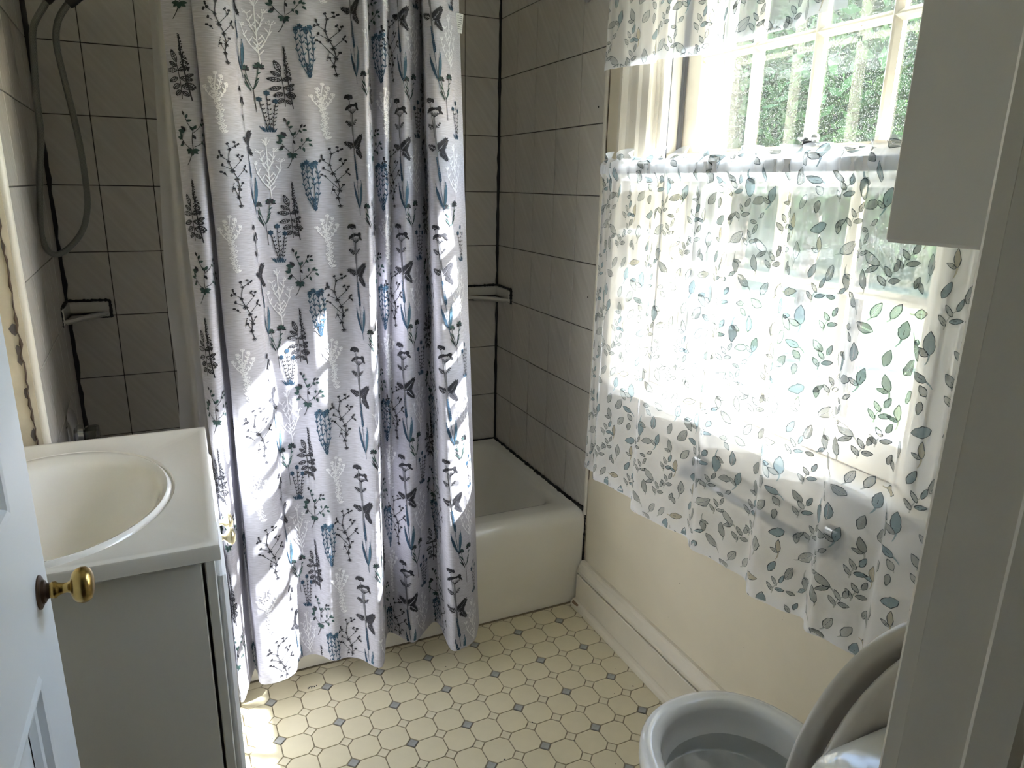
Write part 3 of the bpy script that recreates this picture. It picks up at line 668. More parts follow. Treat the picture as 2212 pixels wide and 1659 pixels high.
# ------------------------------------------------------------------ vanity
VX1, VYn, VYf = -1.126, -1.415, -.800
vn = empty('vanity_cabinet', (-1.38, -1.11, 0)); tag(vn, 'grey white bathroom vanity cabinet under the moulded basin top', 'cabinet')
mb = MB(); mb.bbox((-1.622, VYn, .0), (-1.1475, VYn+.016, .755), .002); mb.bbox((-1.622, VYf-.016, .0), (-1.1475, VYf, .755), .002); mb.box((-1.622, VYn+.016, .0), (-1.612, VYf-.016, .755)); mb.box((-1.612, VYn+.016, .09), (-1.1475, VYf-.016, .105))
mb.build('body', MT['cab'], vn)
MB().bbox((-1.1425, VYn, .0), (VX1, VYf, .754), .002).build('face_frame', MT['cab'], vn)
ym = (VYn+VYf)/2
for y0, y1, ky in ((VYn+.006, ym-.003, ym-.036), (ym+.003, VYf-.006, ym+.036)):
    d = MB().bbox((VX1, y0, .10), (VX1+.014, y1, .72), .005).build('cabinet_door', MT['white'], vn)
    MB().bbox((VX1+.012, y0+.05, .15), (VX1+.0165, y1-.05, .67), .004).build('raised_panel', MT['white'], d)
    kz = .655
    MB().lathe([(.007, 0), (.006, .008), (.009, .012), (.0165, .016), (.0185, .021), (.017, .026), (.010, .0295), (0, .0305)], (VX1+.013, ky, kz), (1,0,0), 28).build('door_knob', MT['gold'], d, smooth=True, angle=50)
# basin top --------------------------------------------------------------------------
CZ = .787; CX0, CX1, CY0, CY1 = -1.628, -1.117, -1.434, -.797
vt = empty('bathroom_sink', (-1.37, -1.115, CZ-.03)); tag(vt, 'glossy off-white moulded counter top with an oval ringed sink', 'sink')
ex, ey = -1.392, -1.142
angs = sorted(set([round(2*math.pi*k/72, 5) for k in range(72)]+[round(math.atan2(cy-ey, cx-ex) % (2*math.pi), 5) for cx in (CX0, CX1) for cy in (CY0, CY1)]))
def rect_pt(a, ins=0):
    dx, dy = math.cos(a), math.sin(a); ts = []
    if dx > 1e-9: ts.append((CX1-ins-ex)/dx)
    if dx < -1e-9: ts.append((CX0+ins-ex)/dx)
    if dy > 1e-9: ts.append((CY1-ins-ey)/dy)
    if dy < -1e-9: ts.append((CY0+ins-ey)/dy)
    t = min(ts); return ex+dx*t, ey+dy*t
def ell_pt(a, A, B, oy=0, ox=0):
    # same direction angle, scaled onto the ellipse
    r = 1/math.sqrt((math.cos(a)/A)**2+(math.sin(a)/B)**2); return ex+ox+r*math.cos(a), ey+oy+r*math.sin(a)
R = []
for ins, z in ((.004, CZ-.031), (0, CZ-.028), (0, CZ-.005), (.0015, CZ-.0015), (.005, CZ), (.016, CZ-.0005), (.024, CZ-.0028)):
    R.append([(*rect_pt(a, ins), z) for a in angs])
zt = CZ-.003
prof = [(.2085, .2700, zt, 0), (.2060, .2670, zt-.0042, 0), (.2025, .2625, zt-.0048, 0), (.1990, .2585, zt+.0012, 0), (.1950, .2535, zt+.0036, 0), (.1880, .2430, zt+.0016, -.004), (.1830, .2290, zt-.003, -.010), (.1790, .2200, zt-.010, -.014),
        (.1720, .2090, zt-.030, -.016), (.1600, .1930, zt-.062, -.016), (.1400, .1680, zt-.095, -.014), (.1100, .1320, zt-.120, -.012), (.070, .085, zt-.133, -.010), (.022, .024, zt-.136, -.008)]
for A, B, z, oy in prof: R.append([(*ell_pt(a, A, B, oy), z) for a in angs])
MB().loft(R, 0, False, False).build('basin_slab', MT['marble'], vt, smooth=True, angle=38, fix=True)
MB().lathe([(.023, 0), (.022, .003), (.016, .003), (.014, 0), (0, -.001)], (ex, ey-.008, zt-.136), (0,0,1), 24).build('sink_drain', MT['chrome'], vt, smooth=True, angle=40)

# ------------------------------------------------------------------ toilet
tx, ty = -.315, -1.865
to = empty('toilet', (tx, ty-.1, 0)); tag(to, 'white porcelain toilet with its seat and lid raised against the tank', 'toilet')
def egg(cx, cy, wd, fr, bk, z, n=48, p=2.25):
    out = []
    for k in range(n):
        a = 2*math.pi*k/n; s_, c_ = math.sin(a), math.cos(a)
        x = wd*math.copysign(abs(s_)**(2/p), s_); y = (fr if c_ > 0 else bk)*math.copysign(abs(c_)**(2/p), c_)
        out.append((cx+x, cy+y, z(cx+x, cy+y) if callable(z) else z))
    return out
Z = .40; R = []
for wd, f, bk, z, oy in ((.105, .13, .25, 0, -.06), (.108, .135, .25, .02, -.06), (.098, .115, .24, .06, -.06), (.095, .11, .235, .14, -.055), (.115, .14, .23, .21, -.04), (.150, .185, .22, .28, -.01), (.170, .206, .215, .33, 0), (.176, .213, .215, .355, 0), (.178, .2155, .215, .375, 0), (.1765, .2145, .214, .390, 0), (.1715, .2095, .21, .3985, 0), (.164, .202, .203, .4005, 0), (.150, .187, .19, .3995, 0),
                         (.143, .180, .183, .395, 0), (.139, .175, .178, .384, 0), (.141, .177, .178, .366, 0), (.136, .170, .172, .345, 0), (.122, .15, .16, .29, -.01), (.10, .12, .14, .23, -.02), (.085, .095, .12, .165, -.03)):
    R.append(egg(tx, ty+oy, wd, f, bk, z))
MB().loft(R, 0, True, True).build('bowl', MT['porcelain'], to, smooth=True, angle=60, fix=True)
MB().add(egg(tx, ty-.006, .134, .168, .170, .338), [tuple(range(48))]).build('water', MT['water'], to)
MB().bbox((tx-.10, -2.16, .20), (tx+.10, ty-.19, .405), .02).build('deck', MT['porcelain'], to, smooth=True, angle=30)
# seat ring and lid, raised and leaning back on the tank
HY, HZ = -2.050, .428; LEAN = math.radians(92.5)
def raise_(p, off):
    # p: (x, forward distance from hinge, height above the rim) -> raised position
    f, h = p[1], p[2]; c_, s_ = math.cos(LEAN), math.sin(LEAN)
    return (tx+p[0], HY+off+f*c_-h*s_, HZ+f*s_+h*c_)
def seat_pts(wd, L0, L1, h, n=56):
    out = []
    for k in range(n):
        a = 2*math.pi*k/n; s_, c_ = math.sin(a), math.cos(a); cy = L0+(L1-L0)*.47
        x = wd*math.copysign(abs(s_)**.92, s_); y = cy+((L1-cy) if c_ > 0 else (cy-L0))*math.copysign(abs(c_)**.92, c_); out.append((x, y, h))
    return out
s1 = MB(); R = []
for wd, a, b, h in ((.186, .0, .408, .006), (.1895, -.003, .411, .013), (.186, 0, .408, .020), (.176, .008, .398, .0235), (.150, .04, .370, .0235), (.126, .075, .342, .019), (.121, .08, .336, .012), (.124, .077, .340, .006), (.150, .04, .370, .003), (.178, .007, .400, .003)):
    R.append([raise_(p, -.004) for p in seat_pts(wd, a, b, h)])
R.append(R[0]); s1.loft(R, 0, False, False).build('seat', MT['seat'], to, smooth=True, fix=True)
s2 = MB(); R = []
for wd, a, b, h in ((.172, .012, .390, .002), (.180, .004, .398, .003), (.184, .0, .402, .008), (.184, 0, .402, .014), (.180, .004, .398, .0185), (.160, .026, .378, .0225), (.10, .09, .31, .0245), (.03, .17, .22, .025)):
    R.append([raise_(p, -.040) for p in seat_pts(wd, a, b, h)])
s2.loft(R, 0, True, True).build('lid', MT['seat'], to, smooth=True, angle=60, fix=True)
for sx in (-.07, .07):
    MB().bbox((tx+sx-.016, HY-.062, .403), (tx+sx+.016, HY+.012, .440), .006).build('hinge', MT['seat'], to, smooth=True, angle=30)
TF = -2.163
R = [rrect(tx-.235, tx+.235, -2.305, TF+.012, .045, .405), rrect(tx-.242, tx+.242, -2.306, TF+.016, .05, .56), rrect(tx-.248, tx+.248, -2.307, TF+.018, .055, .715)]
MB().loft(R).build('tank', MT['porcelain'], to, smooth=True, angle=50)
R = [rrect(tx-.252, tx+.252, -2.309, TF+.026, .06, .716), rrect(tx-.258, tx+.258, -2.312, TF+.033, .065, .724), rrect(tx-.258, tx+.258, -2.312, TF+.033, .065, .742), rrect(tx-.252, tx+.252, -2.308, TF+.027, .06, .752), rrect(tx-.24, tx+.24, -2.30, TF+.015, .055, .755)]
MB().loft(R).build('tank_lid', MT['porcelain'], to, smooth=True, angle=50)
a = (tx-.17, TF+.018, .66); MB().lathe([(.014,0),(.014,.006),(.008,.010),(0,.0105)], a, (0,1,0), 18).build('flush_lever', MT['chrome'], to, smooth=True, angle=40)

# ------------------------------------------------------------------ wall cabinet over the toilet
wc = empty('wall_cabinet', (-.30, -2.22, 1.32)); tag(wc, 'dull grey painted wall cabinet hung above the toilet beside the door frame', 'cabinet')
MB().bbox((-.552, YN, 1.321), (-.04, -2.133, 2.02), .003).build('body', MT['wcab'], wc)
for x0, x1 in ((-.530, -.298), (-.294, -.062)):
    d = MB().bbox((x0, -2.134, 1.345), (x1, -2.130, 1.995), .0015).build('cabinet_door', MT['wcab'], wc)
    MB().lathe([(.006, 0), (.006, .01), (.013, .014), (.014, .020), (0, .025)], ((x1-.03 if x0 < -.4 else x0+.03), -2.132, 1.38), (0,1,0), 18).build('door_knob', MT['gold'], d, smooth=True)

# ------------------------------------------------------------------ towel bar below the window
tw = empty('towel_bar', (-.03, -1.44, .70)); tag(tw, 'clear acrylic towel bar on brackets beneath the sheer curtain', 'towel bar')
BX, BZ = -.042, .690; BYa, BYb = -1.285, -1.695
MB().tube([(BX, BYa+.005, BZ), (BX, BYb-.005, BZ)], .0105, 8).build('bar', MT['acrylic'], tw)
for y in (BYa, BYb):
    MB().bbox((.003, y-.017, BZ-.03), (-.012, y+.017, BZ+.03), .003).build('bracket_plate', MT['acrylic'], tw)
    MB().loft([[(-.010, y+a*.014, BZ+b*.024) for a, b in ((-1,-1),(1,-1),(1,1),(-1,1))], [(BX-.013, y+a*.012, BZ+b*.015) for a, b in ((-1,-1),(1,-1),(1,1),(-1,1))]]).build('bracket_arm', MT['acrylic'], tw, fix=True)


# ------------------------------------------------------------------ shower curtain
# fold lines: (column of the fold at the top of the photo, depth there, hem pixel)
HEMZ = .07; TOPZ = 1.885
FOLDS = [ (345,-.640,(486,1530)), (380,-.662,(510,1522)), (411,-.672,(531,1504)), (421,-.640,(548,1448)), (424,-.640,(556,1452)), (414,-.690,(564,1478)),
          (455,-.715,(600,1473)), (495,-.690,(637,1454)), (506,-.640,(648,1424)), (550,-.628,(672,1414)), (602,-.632,(694,1416)), (650,-.648,(722,1427)), (700,-.645,(750,1420)), (745,-.650,(780,1424)),
          (784,-.695,(825,1440)), (793,-.640,(833,1380)), (806,-.625,(838,1368)), (826,-.668,(846,1368)), (842,-.632,(858,1372)), (868,-.670,(893,1388)), (898,-.650,(918,1362)), (909,-.615,(934,1340)),
          (910,-.650,(952,1352)), (914,-.690,(975,1402)), (940,-.708,(1000,1400)), (966,-.690,(1023,1386)), (982,-.650,(1031,1362)), (990,-.630,(1034,1340)) ]
TOPP = []; BOTP = []
for u, y, (hu, hv) in FOLDS:
    b = px(hu, hv, 'z', HEMZ); b[1] = min(b[1], -.772)
    if hu == 486: b = np.array([-1.101, -.862, HEMZ])      # just clear of the vanity doors
    if hu == 510: b = np.array([-1.099, -.908, HEMZ])
    a = px(u, 0, 'y', y); k = (TOPZ-a[2])/(a[2]-b[2]); a2 = a+(a-b)*k; a2[1] = a[1]+(a2[1]-a[1])*.3; a2[2] = TOPZ
    TOPP.append(a2); BOTP.append(b)
NSUB = 10
TOPC = np.array(crom(TOPP, NSUB)); BOTC = np.array(crom(BOTP, NSUB))
MIDC = (TOPC+BOTC)/2; ARC = np.concatenate([[0], np.cumsum(np.linalg.norm(np.diff(MIDC, axis=0), axis=1))])
CH = TOPZ-HEMZ
def cpos(s, v):
    """s: metres along the cloth, v: metres down from the rod"""
    f = np.interp(s, ARC, np.arange(len(ARC))); i = int(min(f, len(ARC)-2)); fr = f-i
    T = TOPC[i]*(1-fr)+TOPC[i+1]*fr; B = BOTC[i]*(1-fr)+BOTC[i+1]*fr; t = v/CH
    p = T+(B-T)*t
    w_ = .0022*math.sin(7*t+9*s)*math.sin(23*s+3*t)+.0016*math.sin(31*t+17*s)
    p[1] += w_; p[0] += w_*.6
    if p[2] < .42:      # the cloth rests outside the rim
        k = min(1, (.42-p[2])/.06); p[1] = p[1]*(1-k)+min(p[1], -.7665)*k
    return p
def cnorm(s, v):
    e = .002; a = cpos(min(s+e, ARC[-1]), v)-cpos(max(s-e, 0), v); b = cpos(s, min(v+e, CH))-cpos(s, max(v-e, 0))
    n = np.cross(a, b); n /= np.linalg.norm(n)+1e-12; return n*NSGN
NSGN = 1.0
_n = cnorm(float(np.interp(12.0*NSUB, np.arange(len(ARC)), ARC)), .8); NSGN = 1.0 if _n[1] < 0 else -1.0
def cloth_grid(pos, us, vs, name, m, parent, uvs=True):
    nu, nv = len(us), len(vs); V = [pos(u, v) for v in vs for u in us]; F = [(j*nu+i, j*nu+i+1, (j+1)*nu+i+1, (j+1)*nu+i) for j in range(nv-1) for i in range(nu-1)]
    me = bpy.data.meshes.new(name); me.from_pydata([tuple(map(float, p)) for p in V], [], F); me.materials.append(m)
    me.polygons.foreach_set('use_smooth', [True]*len(F)); uv = me.uv_layers.new(name='UVMap')
    co = np.array([(us[i % nu], vs[i//nu]) for f in F for i in f], dtype=np.float32).ravel(); uv.data.foreach_set('uv', co)
    me.update(); return link(me, name, parent)
sc = empty('shower_curtain', (-.77, -.80, HEMZ)); tag(sc, 'lilac grey shower curtain printed with black, blue and white wild herbs', 'curtain')
cloth_grid(cpos, list(ARC), list(np.linspace(0, CH, 70)), 'cloth', MT['curtain'], sc)
# hem fold along the bottom
def hemp(s, v): 
    p = cpos(s, v); return p+cnorm(s, v)*.0012
cloth_grid(hemp, list(ARC[::2]), [CH-.022, CH-.012, CH-.0005], 'hem', MT['curtain'], sc)

# ---- printed herbs: flat shapes in cloth coordinates (x right, y up, metres) ----
LWF = 1.35      # print line weight
class Art:
    def __init__(s): s.q = []      # polygons (list of points, colour)
    def line(s, pts, w, c, w2=None):
        w = w*LWF; w2 = w2*LWF if w2 is not None else None
        pts = [np.array(p, float) for p in pts]; n = len(pts)
        for i in range(n-1):
            a, b = pts[i], pts[i+1]; d = b-a; L = np.hypot(*d)+1e-9; nn = np.array([-d[1], d[0]])/L
            wa = w+( (w2 if w2 is not None else w)-w)*i/(n-1); wb_ = w+((w2 if w2 is not None else w)-w)*(i+1)/(n-1)
            s.q.append(([a-nn*wa/2, b-nn*wb_/2, b+nn*wb_/2, a+nn*wa/2], c))
    def dot(s, p, r, c, n=7, e=1):
        s.q.append(([(p[0]+r*math.cos(2*math.pi*k/n), p[1]+r*e*math.sin(2*math.pi*k/n)) for k in range(n)], c))
    def leaf(s, p, ang, L, W, c, fill=True, vein=None, lw=.0007):
        ca, sa = math.cos(ang), math.sin(ang); pr = [(0,0), (.18,.62), (.42,1), (.68,.78), (.88,.36), (1,0)]
        up = [(p[0]+ca*a*L-sa*b*W/2, p[1]+sa*a*L+ca*b*W/2) for a, b in pr]; dn = [(p[0]+ca*a*L+sa*b*W/2, p[1]+sa*a*L-ca*b*W/2) for a, b in pr]
        if fill:
            for i in range(len(pr)-1): s.q.append(([dn[i], dn[i+1], up[i+1], up[i]], c))
        else: s.line(up, lw, c); s.line(dn, lw, c)
        if vein: s.line([up[0], up[-1]], lw, vein)
    def curve(s, a, b, bend, n=7):
        a = np.array(a, float); b = np.array(b, float); d = b-a; m = (a+b)/2+np.array([-d[1], d[0]])*bend
        return [(1-t)**2*a+2*t*(1-t)*m+t*t*b for t in np.linspace(0, 1, n)]
K, BL, LB, GR, WH, GY = 0, 1, 2, 3, 4, 5
def fern():
    A = Art(); r = random.Random(1); st_ = A.curve((.012, -.062), (.0, .062), .03, 14); A.line(st_, .0016, K)
    for i in range(120):
        t = i/119; x = .0065-.0065*t; y = -.004+.068*t; rr = .0058*(1-t)+.0012
        A.dot((x+r.uniform(-rr, rr), y+r.uniform(-.002, .002)), .0010+.0005*(1-t), K, 6)
    A.line(A.curve((-.004, -.058), (-.010, .018), -.06, 8), .0012, K)
    for (bx, by, an, L, W) in [(-.008,.012,112,.026,.0105),(-.009,.004,150,.018,.008),(-.008,-.004,176,.024,.009),(-.006,-.004,20,.018,.008),(-.008,-.018,196,.022,.009),(-.004,-.018,-12,.020,.009),(-.006,-.030,205,.018,.010),(-.002,-.032,-25,.020,.009),(-.005,-.042,215,.015,.009),(.004,-.028,-30,.018,.008),(.006,-.016,25,.012,.006),(-.002,-.044,-40,.014,.008)]:
        a = math.radians(an); A.leaf((bx, by), a, L, W, K, False, None, .0012); A.line([(bx, by), (bx+L*.95*math.cos(a), by+L*.95*math.sin(a))], .0010, K)
        for q in range(1, 5):
            t = q/5; p = (bx+L*t*math.cos(a), by+L*t*math.sin(a))
            for sg in (-1, 1): A.line([p, (p[0]+W*.42*math.cos(a+sg*.9), p[1]+W*.42*math.sin(a+sg*.9))], .0010, K)
    return A
def ivy():
    A = Art(); A.line(A.curve((-.014, -.052), (-.002, -.022), -.15), .0011, K)
    for an in (100, 150, 50, 10, 190): A.leaf((-.002, -.022), math.radians(an-190), .012, .0066, GR)
    A.line(A.curve((0, -.02), (.002, .018), .1), .0009, K); A.line(A.curve((0, -.022), (-.022, .0), .15), .0009, K); A.line(A.curve((.002, -.016), (.028, .006), -.12), .0009, K); A.line(A.curve((.002, .015), (-.010, .044), .1), .0009, K); A.line(A.curve((.002, .012), (.018, .034), -.1), .0008, K)
    for (x, y, an, L) in [(-.022,.0,160,.012),(-.022,.002,110,.012),(-.018,-.004,220,.011),(-.014,.014,170,.017),(-.012,.016,140,.014),(.002,.018,60,.010),(.002,.016,120,.010),(.0,.008,-60,.010),(-.010,.040,60,.010),(-.012,.046,110,.010),(-.008,.034,20,.010),(.018,.034,60,.010),(.022,.030,0,.010),(.014,.030,-40,.009),(.024,.036,40,.008),(.028,.006,50,.011),(.032,.008,0,.009),(.020,.004,90,.009),(.022,-.006,-70,.011),(.014,-.004,-60,.008),(.034,.002,-40,.010),(-.020,-.010,200,.010)]:
        A.leaf((x, y), math.radians(an), L, L*.55, GR if (int(x*1e4) % 3) else K)
    return A
def bouquet():
    A = Art(); r = random.Random(3); base = (.008, -.058)
    for k, (x, y) in enumerate([(-.014,.040),(-.006,.046),(.004,.041),(.012,.045)]):
        cv = A.curve(base, (x, y), [.16, .05, -.04, -.14][k], 10); A.line(cv, .0011, BL)
        for j, p in enumerate(cv[2:-1]):
            for sgn in (-1, 1):
                if r.random() < .86: A.leaf(p, math.radians(90+sgn*(30+r.uniform(-6, 8))), .0095, .0026, LB if (j+k) % 3 == 0 else BL)
        for q in range(6): A.leaf((x, y), math.radians(60*q+20), .0066, .0046, BL if q % 2 else LB)
        A.dot((x, y), .0018, K)
    for j in range(5):
        for sgn in (-1, 1): A.leaf((base[0]-.0004*j, base[1]+.006*j), math.radians(90+sgn*28), .010, .0028, BL)
    return A
def dots():
    A = Art(); r = random.Random(4); spine = [(.012,-.060),(.008,-.042),(.012,-.026),(.008,-.006),(.0,.010),(-.006,.028),(-.002,.052)]
    A.line(crom(spine, 3), .0012, K)
    def star(p, n=7, L=.0075):
        for q in range(n): A.leaf(p, math.radians(-160+q*140/(n-1)+r.uniform(-10, 10)), L, .0016, K)
        A.dot(p, .0017, K)
    for p in spine[:5]: star(p)
    for p in spine[4:]: star(p, 5, .005)
    for (a, b) in [((.012,-.026),(-.016,.002)),((-.016,.002),(-.024,.006)),((.008,-.006),(.028,.012)),((.028,.012),(.034,.008)),((.028,.012),(.032,.018)),((0,.010),(.022,.030)),((.022,.030),(.026,.036)),((.022,.030),(.016,.038)),((-.006,.028),(-.020,.036)),((-.020,.036),(-.026,.034)),((-.020,.036),(-.022,.044)),((-.002,.052),(.012,.058)),((-.002,.052),(-.006,.062)),((.012,.058),(.018,.062)),((.012,.058),(.010,.066)),((0,.010),(-.018,.018)),((.008,-.042),(.0,-.028)),((.012,-.026),(.020,-.016))]:
        A.line([a, b], .0009, K); 
        for q in range(2): A.dot((b[0]+r.uniform(-.002,.002), b[1]+r.uniform(-.001,.003)), .0023, K)
    for j in range(6): A.dot((.0-.001*j, -.028+.0005*j-.004*j+.012), .0012, K)
    return A
def herb(c=WH):
    A = Art(); r = random.Random(5); spine = crom([(.008,-.060),(.002,-.04),(.003,-.02),(-.001,.0),(-.004,.022),(.0,.052)], 4); A.line(spine, .0013, c)
    for i, p in enumerate(spine[:-4]):
        sgn = 1 if i % 2 else -1; A.leaf(p, math.radians(90+sgn*58), .0085+.002*r.random(), .0042, c, i % 3 == 0, None, .0010); A.leaf(p, math.radians(90-sgn*66), .0060, .0034, c, i % 3 == 1, None, .0010)
    for (a, b, w_) in [((-.001,.0),(-.023,.026),.12),((0,.002),(.020,.032),-.12),((-.003,.014),(-.011,.042),.1),((-.002,.016),(.010,.046),-.1)]:
        cv = A.curve(a, b, w_, 8); A.line(cv, .0011, c)
        for k, p in enumerate(cv[2:-1]): A.leaf(p, math.radians(90+(40 if k % 2 else -40)), .0078, .0036, c, k % 2 == 1, None, .0010)
        for q in range(4): A.leaf(b, math.radians(45+q*30), .0062, .0036, c, q % 2 == 0, None, .0010)
    for q in range(4): A.leaf((0,.052), math.radians(45+q*30), .0062, .0036, c, q % 2 == 0, None, .0010)
    return A
def yarrow():
    A = Art(); r = random.Random(6); c = WH; A.line(A.curve((.004,-.068),(0,.05), .02, 8), .0014, c)
    for (a, b, w_) in [((.002,-.046),(-.025,.004),.14),((.002,-.040),(.025,.012),-.14),((.001,-.012),(-.013,.030),.08),((.001,-.006),(.013,.034),-.08)]:
        cv = A.curve(a, b, w_, 8); A.line(cv, .0010, c)
        for k, p in enumerate(cv[1:6]): A.leaf(p, math.radians(90+(34 if (k % 2) ^ (b[0] > 0) else -30)), .012+.004*r.random(), .0026, c, True)
        for q in range(9):
            e = (b[0]+r.uniform(-.008, .008), b[1]+r.uniform(.001, .009)); A.line([b, e], .0006, c); A.dot(e, .0011, c, 6)
    for q in range(12):
        e = (r.uniform(-.009, .009), .05+r.uniform(.002, .013)); A.line([(0, .046), e], .0006, c); A.dot(e, .0011, c, 6)
    for q in range(7): A.leaf((.003, -.05+.005*q), math.radians(90+(38 if q % 2 else -38)), .016, .0026, c)
    return A
def lavgrass():
    A = Art(); A.line(A.curve((.008,-.070),(-.006,.060), .02, 9), .0009, BL)
    for j in range(14):
        t = j/13
        for sgn in (-1, 1): A.leaf((-.0005-.006*t, .006+.052*t), math.radians(92+sgn*24), .0085*(1-.5*t), .0028, BL)
    for (x, y, b, L) in [(-.012,.004,.12,.06),(.012,.008,-.12,.07),(-.008,-.010,.06,.04),(.010,-.004,-.05,.05)]:
        cv = A.curve((.006,-.055),(x,y), b, 9)
        for i in range(8): wdt = .0034*math.sin(math.pi*(i+.6)/8.6); A.line([cv[i], cv[i+1]], max(.0008, wdt), BL if x < 0 else LB)
    return A
def hemlock():
    A = Art(); r = random.Random(8); A.line(A.curve((.006,-.095),(0,.030), .01, 6), .0026, GY); A.line([(.0,-.02),(-.008,.054)], .0014, GY)
    def umbel(p, w_, h):
        for q in range(40):
            a = r.uniform(-1, 1); A.dot((p[0]+a*w_, p[1]+h*(.55+.45*(1-a*a))+r.uniform(-.0022, .0022)), .0024, K, 6)
        for q in range(9):
            a = -1+q/4; A.line([p, (p[0]+a*w_*.9, p[1]+h*.6)], .0008, K)
    umbel((.001,.026), .019, .018); umbel((-.010,.056), .010, .009); umbel((.013,.040),.004,.006)
    def frond(p, an, L, n=5):
        e = (p[0]+L*math.cos(an), p[1]+L*math.sin(an)); A.line([p, e], .0010, K)
        for k in range(n):
            t = (k+1)/n; q = (p[0]+(e[0]-p[0])*t, p[1]+(e[1]-p[1])*t)
            for sgn in (-1, 1): A.leaf(q, an+sgn*.85, L*.46*(1.15-.65*t), L*.13, K, True)
        A.leaf(e, an, L*.28, L*.12, K)
    frond((0,.0), math.radians(150), .018, 5); frond((.001,.0), math.radians(48), .016, 3); frond((.004,-.045), math.radians(160), .024, 6); frond((.005,-.05), math.radians(50), .034, 9); frond((.010,-.045), math.radians(-50), .026, 7)
    return A
def twin():
    A = Art(); A.line([(.004,-.055),(.002,-.005)], .0009, K); A.line(A.curve((.002,-.01),(-.010,.030), .08), .0010, GR); A.line(A.curve((.002,-.01),(.014,.036), -.08), .0010, GR)
    for (x, y, s_) in [(-.010,.031,.009),(.015,.037,.011)]:
        for q in range(7): A.leaf((x, y), math.radians(-10+q*34), s_, s_*.55, GR if q % 2 else K)
    for (x, y, an, L) in [(.0,-.012,130,.026),(.002,-.01,62,.024),(-.006,.008,120,.016),(.006,.006,50,.014),(-.001,-.016,112,.034),(.010,.022,35,.010)]:
        A.leaf((x, y), math.radians(an), L, .0032, K if L > .03 else GR)
    return A
def bluesprig():
    A = Art(); r = random.Random(11)
    for x, y in [(-.014,.030),(0,.044),(.014,.028)]:
        A.line(A.curve((.002+x*.25,-.032),(x,y), .03), .0009, K)
        for j in range(6):
            t = .15+.13*j; p = (.002+x*(.25+.75*t), -.032+(y+.032)*t)
            for sgn in (-1, 1): A.leaf(p, math.radians(90+sgn*45), .0058, .0024, K)
        for q in range(6): A.leaf((x, y), math.radians(60*q+30), .0062, .0048, BL)
    for q in range(15): A.leaf((r.uniform(-.009, .011), -.037), math.radians(r.uniform(50, 130)), r.uniform(.009, .017), .0026, BL)
    return A
MSC = 1.12
MOT = dict(fern=fern(), ivy=ivy(), bouquet=bouquet(), dots=dots(), herb=herb(), yarrow=yarrow(), lav=lavgrass(), hemlock=hemlock(), twin=twin(), sprig=bluesprig())
VR = .315
for _a in MOT.values(): _a.q = [([(p[0]*MSC, p[1]*MSC) for p in poly], c) for poly, c in _a.q]
# (pattern column, motif, offset down the cloth, sideways shift) inside one repeat of five columns
PAT = [(0,'fern',.00,0), (0,'ivy',.152,.008), (1,'bouquet',-.068,0), (2,'dots',-.085,.006), (2,'herb',.070,-.012), (3,'lav',-.072,.004), (3.45,'twin',.020,.004), (2.9,'hemlock',.105,0), (4,'yarrow',-.105,-.004), (4.15,'sprig',.085,0)]
# pattern column reached at each fold line
KC = {0:-.75, 1:.05, 2:.75, 4:1.0, 5:1.12, 6:1.9, 7:2.75, 8:3.05, 9:4.0, 10:4.95, 11:6.0, 12:7.0, 13:7.75, 14:8.45, 16:10.6, 18:12.3, 19:13.2, 20:14.2, 21:14.7, 22:16.9, 23:17.6, 24:18.2, 25:19.0, 27:19.8}
kc_s = [ARC[min(k*NSUB, len(ARC)-1)] for k in sorted(KC)]; kc_c = [KC[k] for k in sorted(KC)]
V0 = TOPZ-1.605           # first fern row
class Sheet:
    """cloth surface sampled on a regular grid, for laying the print on it"""
    def __init__(s, f, W, H, ds, dv, want):
        s.W, s.H = W, H; nu, nv = int(W/ds)+2, int(H/dv)+2; us, vs = np.linspace(0, W, nu), np.linspace(0, H, nv)
        s.P = np.array([[f(u, v) for u in us] for v in vs]); s.nu, s.nv = nu, nv
        a = np.gradient(s.P, axis=1); b = np.gradient(s.P, axis=0); n = np.cross(a, b); s.N = n/(np.linalg.norm(n, axis=2, keepdims=True)+1e-12)
        k = s.N[..., want[0]]; s.N *= (1 if (np.median(k)*want[1] > 0) else -1)
        if len(want) > 2: s.N *= np.where(s.N[..., want[0]:want[0]+1]*want[1] < 0, -1, 1)
    def at(s, q, off):
        fu = np.clip(q[:, 0]/s.W, 0, 1)*(s.nu-1); fv = np.clip(q[:, 1]/s.H, 0, 1)*(s.nv-1)
        i = np.minimum(fu.astype(int), s.nu-2); j = np.minimum(fv.astype(int), s.nv-2); a = (fu-i)[:, None]; b = (fv-j)[:, None]
        g = lambda G: (G[j, i]*(1-a)+G[j, i+1]*a)*(1-b)+(G[j+1, i]*(1-a)+G[j+1, i+1]*a)*b
        return g(s.P)+g(s.N)*off
def draw(parent, name, mats, sheet, places, off, me_=.002):
    Q = []; F = []; C = []; O = []
    for s0, v0, A_ in places:
        for poly, c in A_.q:
            pts = [(s0+p[0], v0-p[1]) for p in poly]
            if all(me_ < a < sheet.W-me_ and me_ < b < sheet.H-.0005 for a, b in pts):
                F.append(tuple(range(len(Q), len(Q)+len(pts)))); Q += pts; C.append(c); O += [off+.00004*(len(F) % 12)]*len(pts)
    mb = MB(); mb.v = [tuple(p) for p in sheet.at(np.array(Q), np.array(O)[:, None]).tolist()]; mb.f = F; mb.m = C
    o = mb.build(name, mats, parent); o['kind'] = 'stuff'; return o
places = []
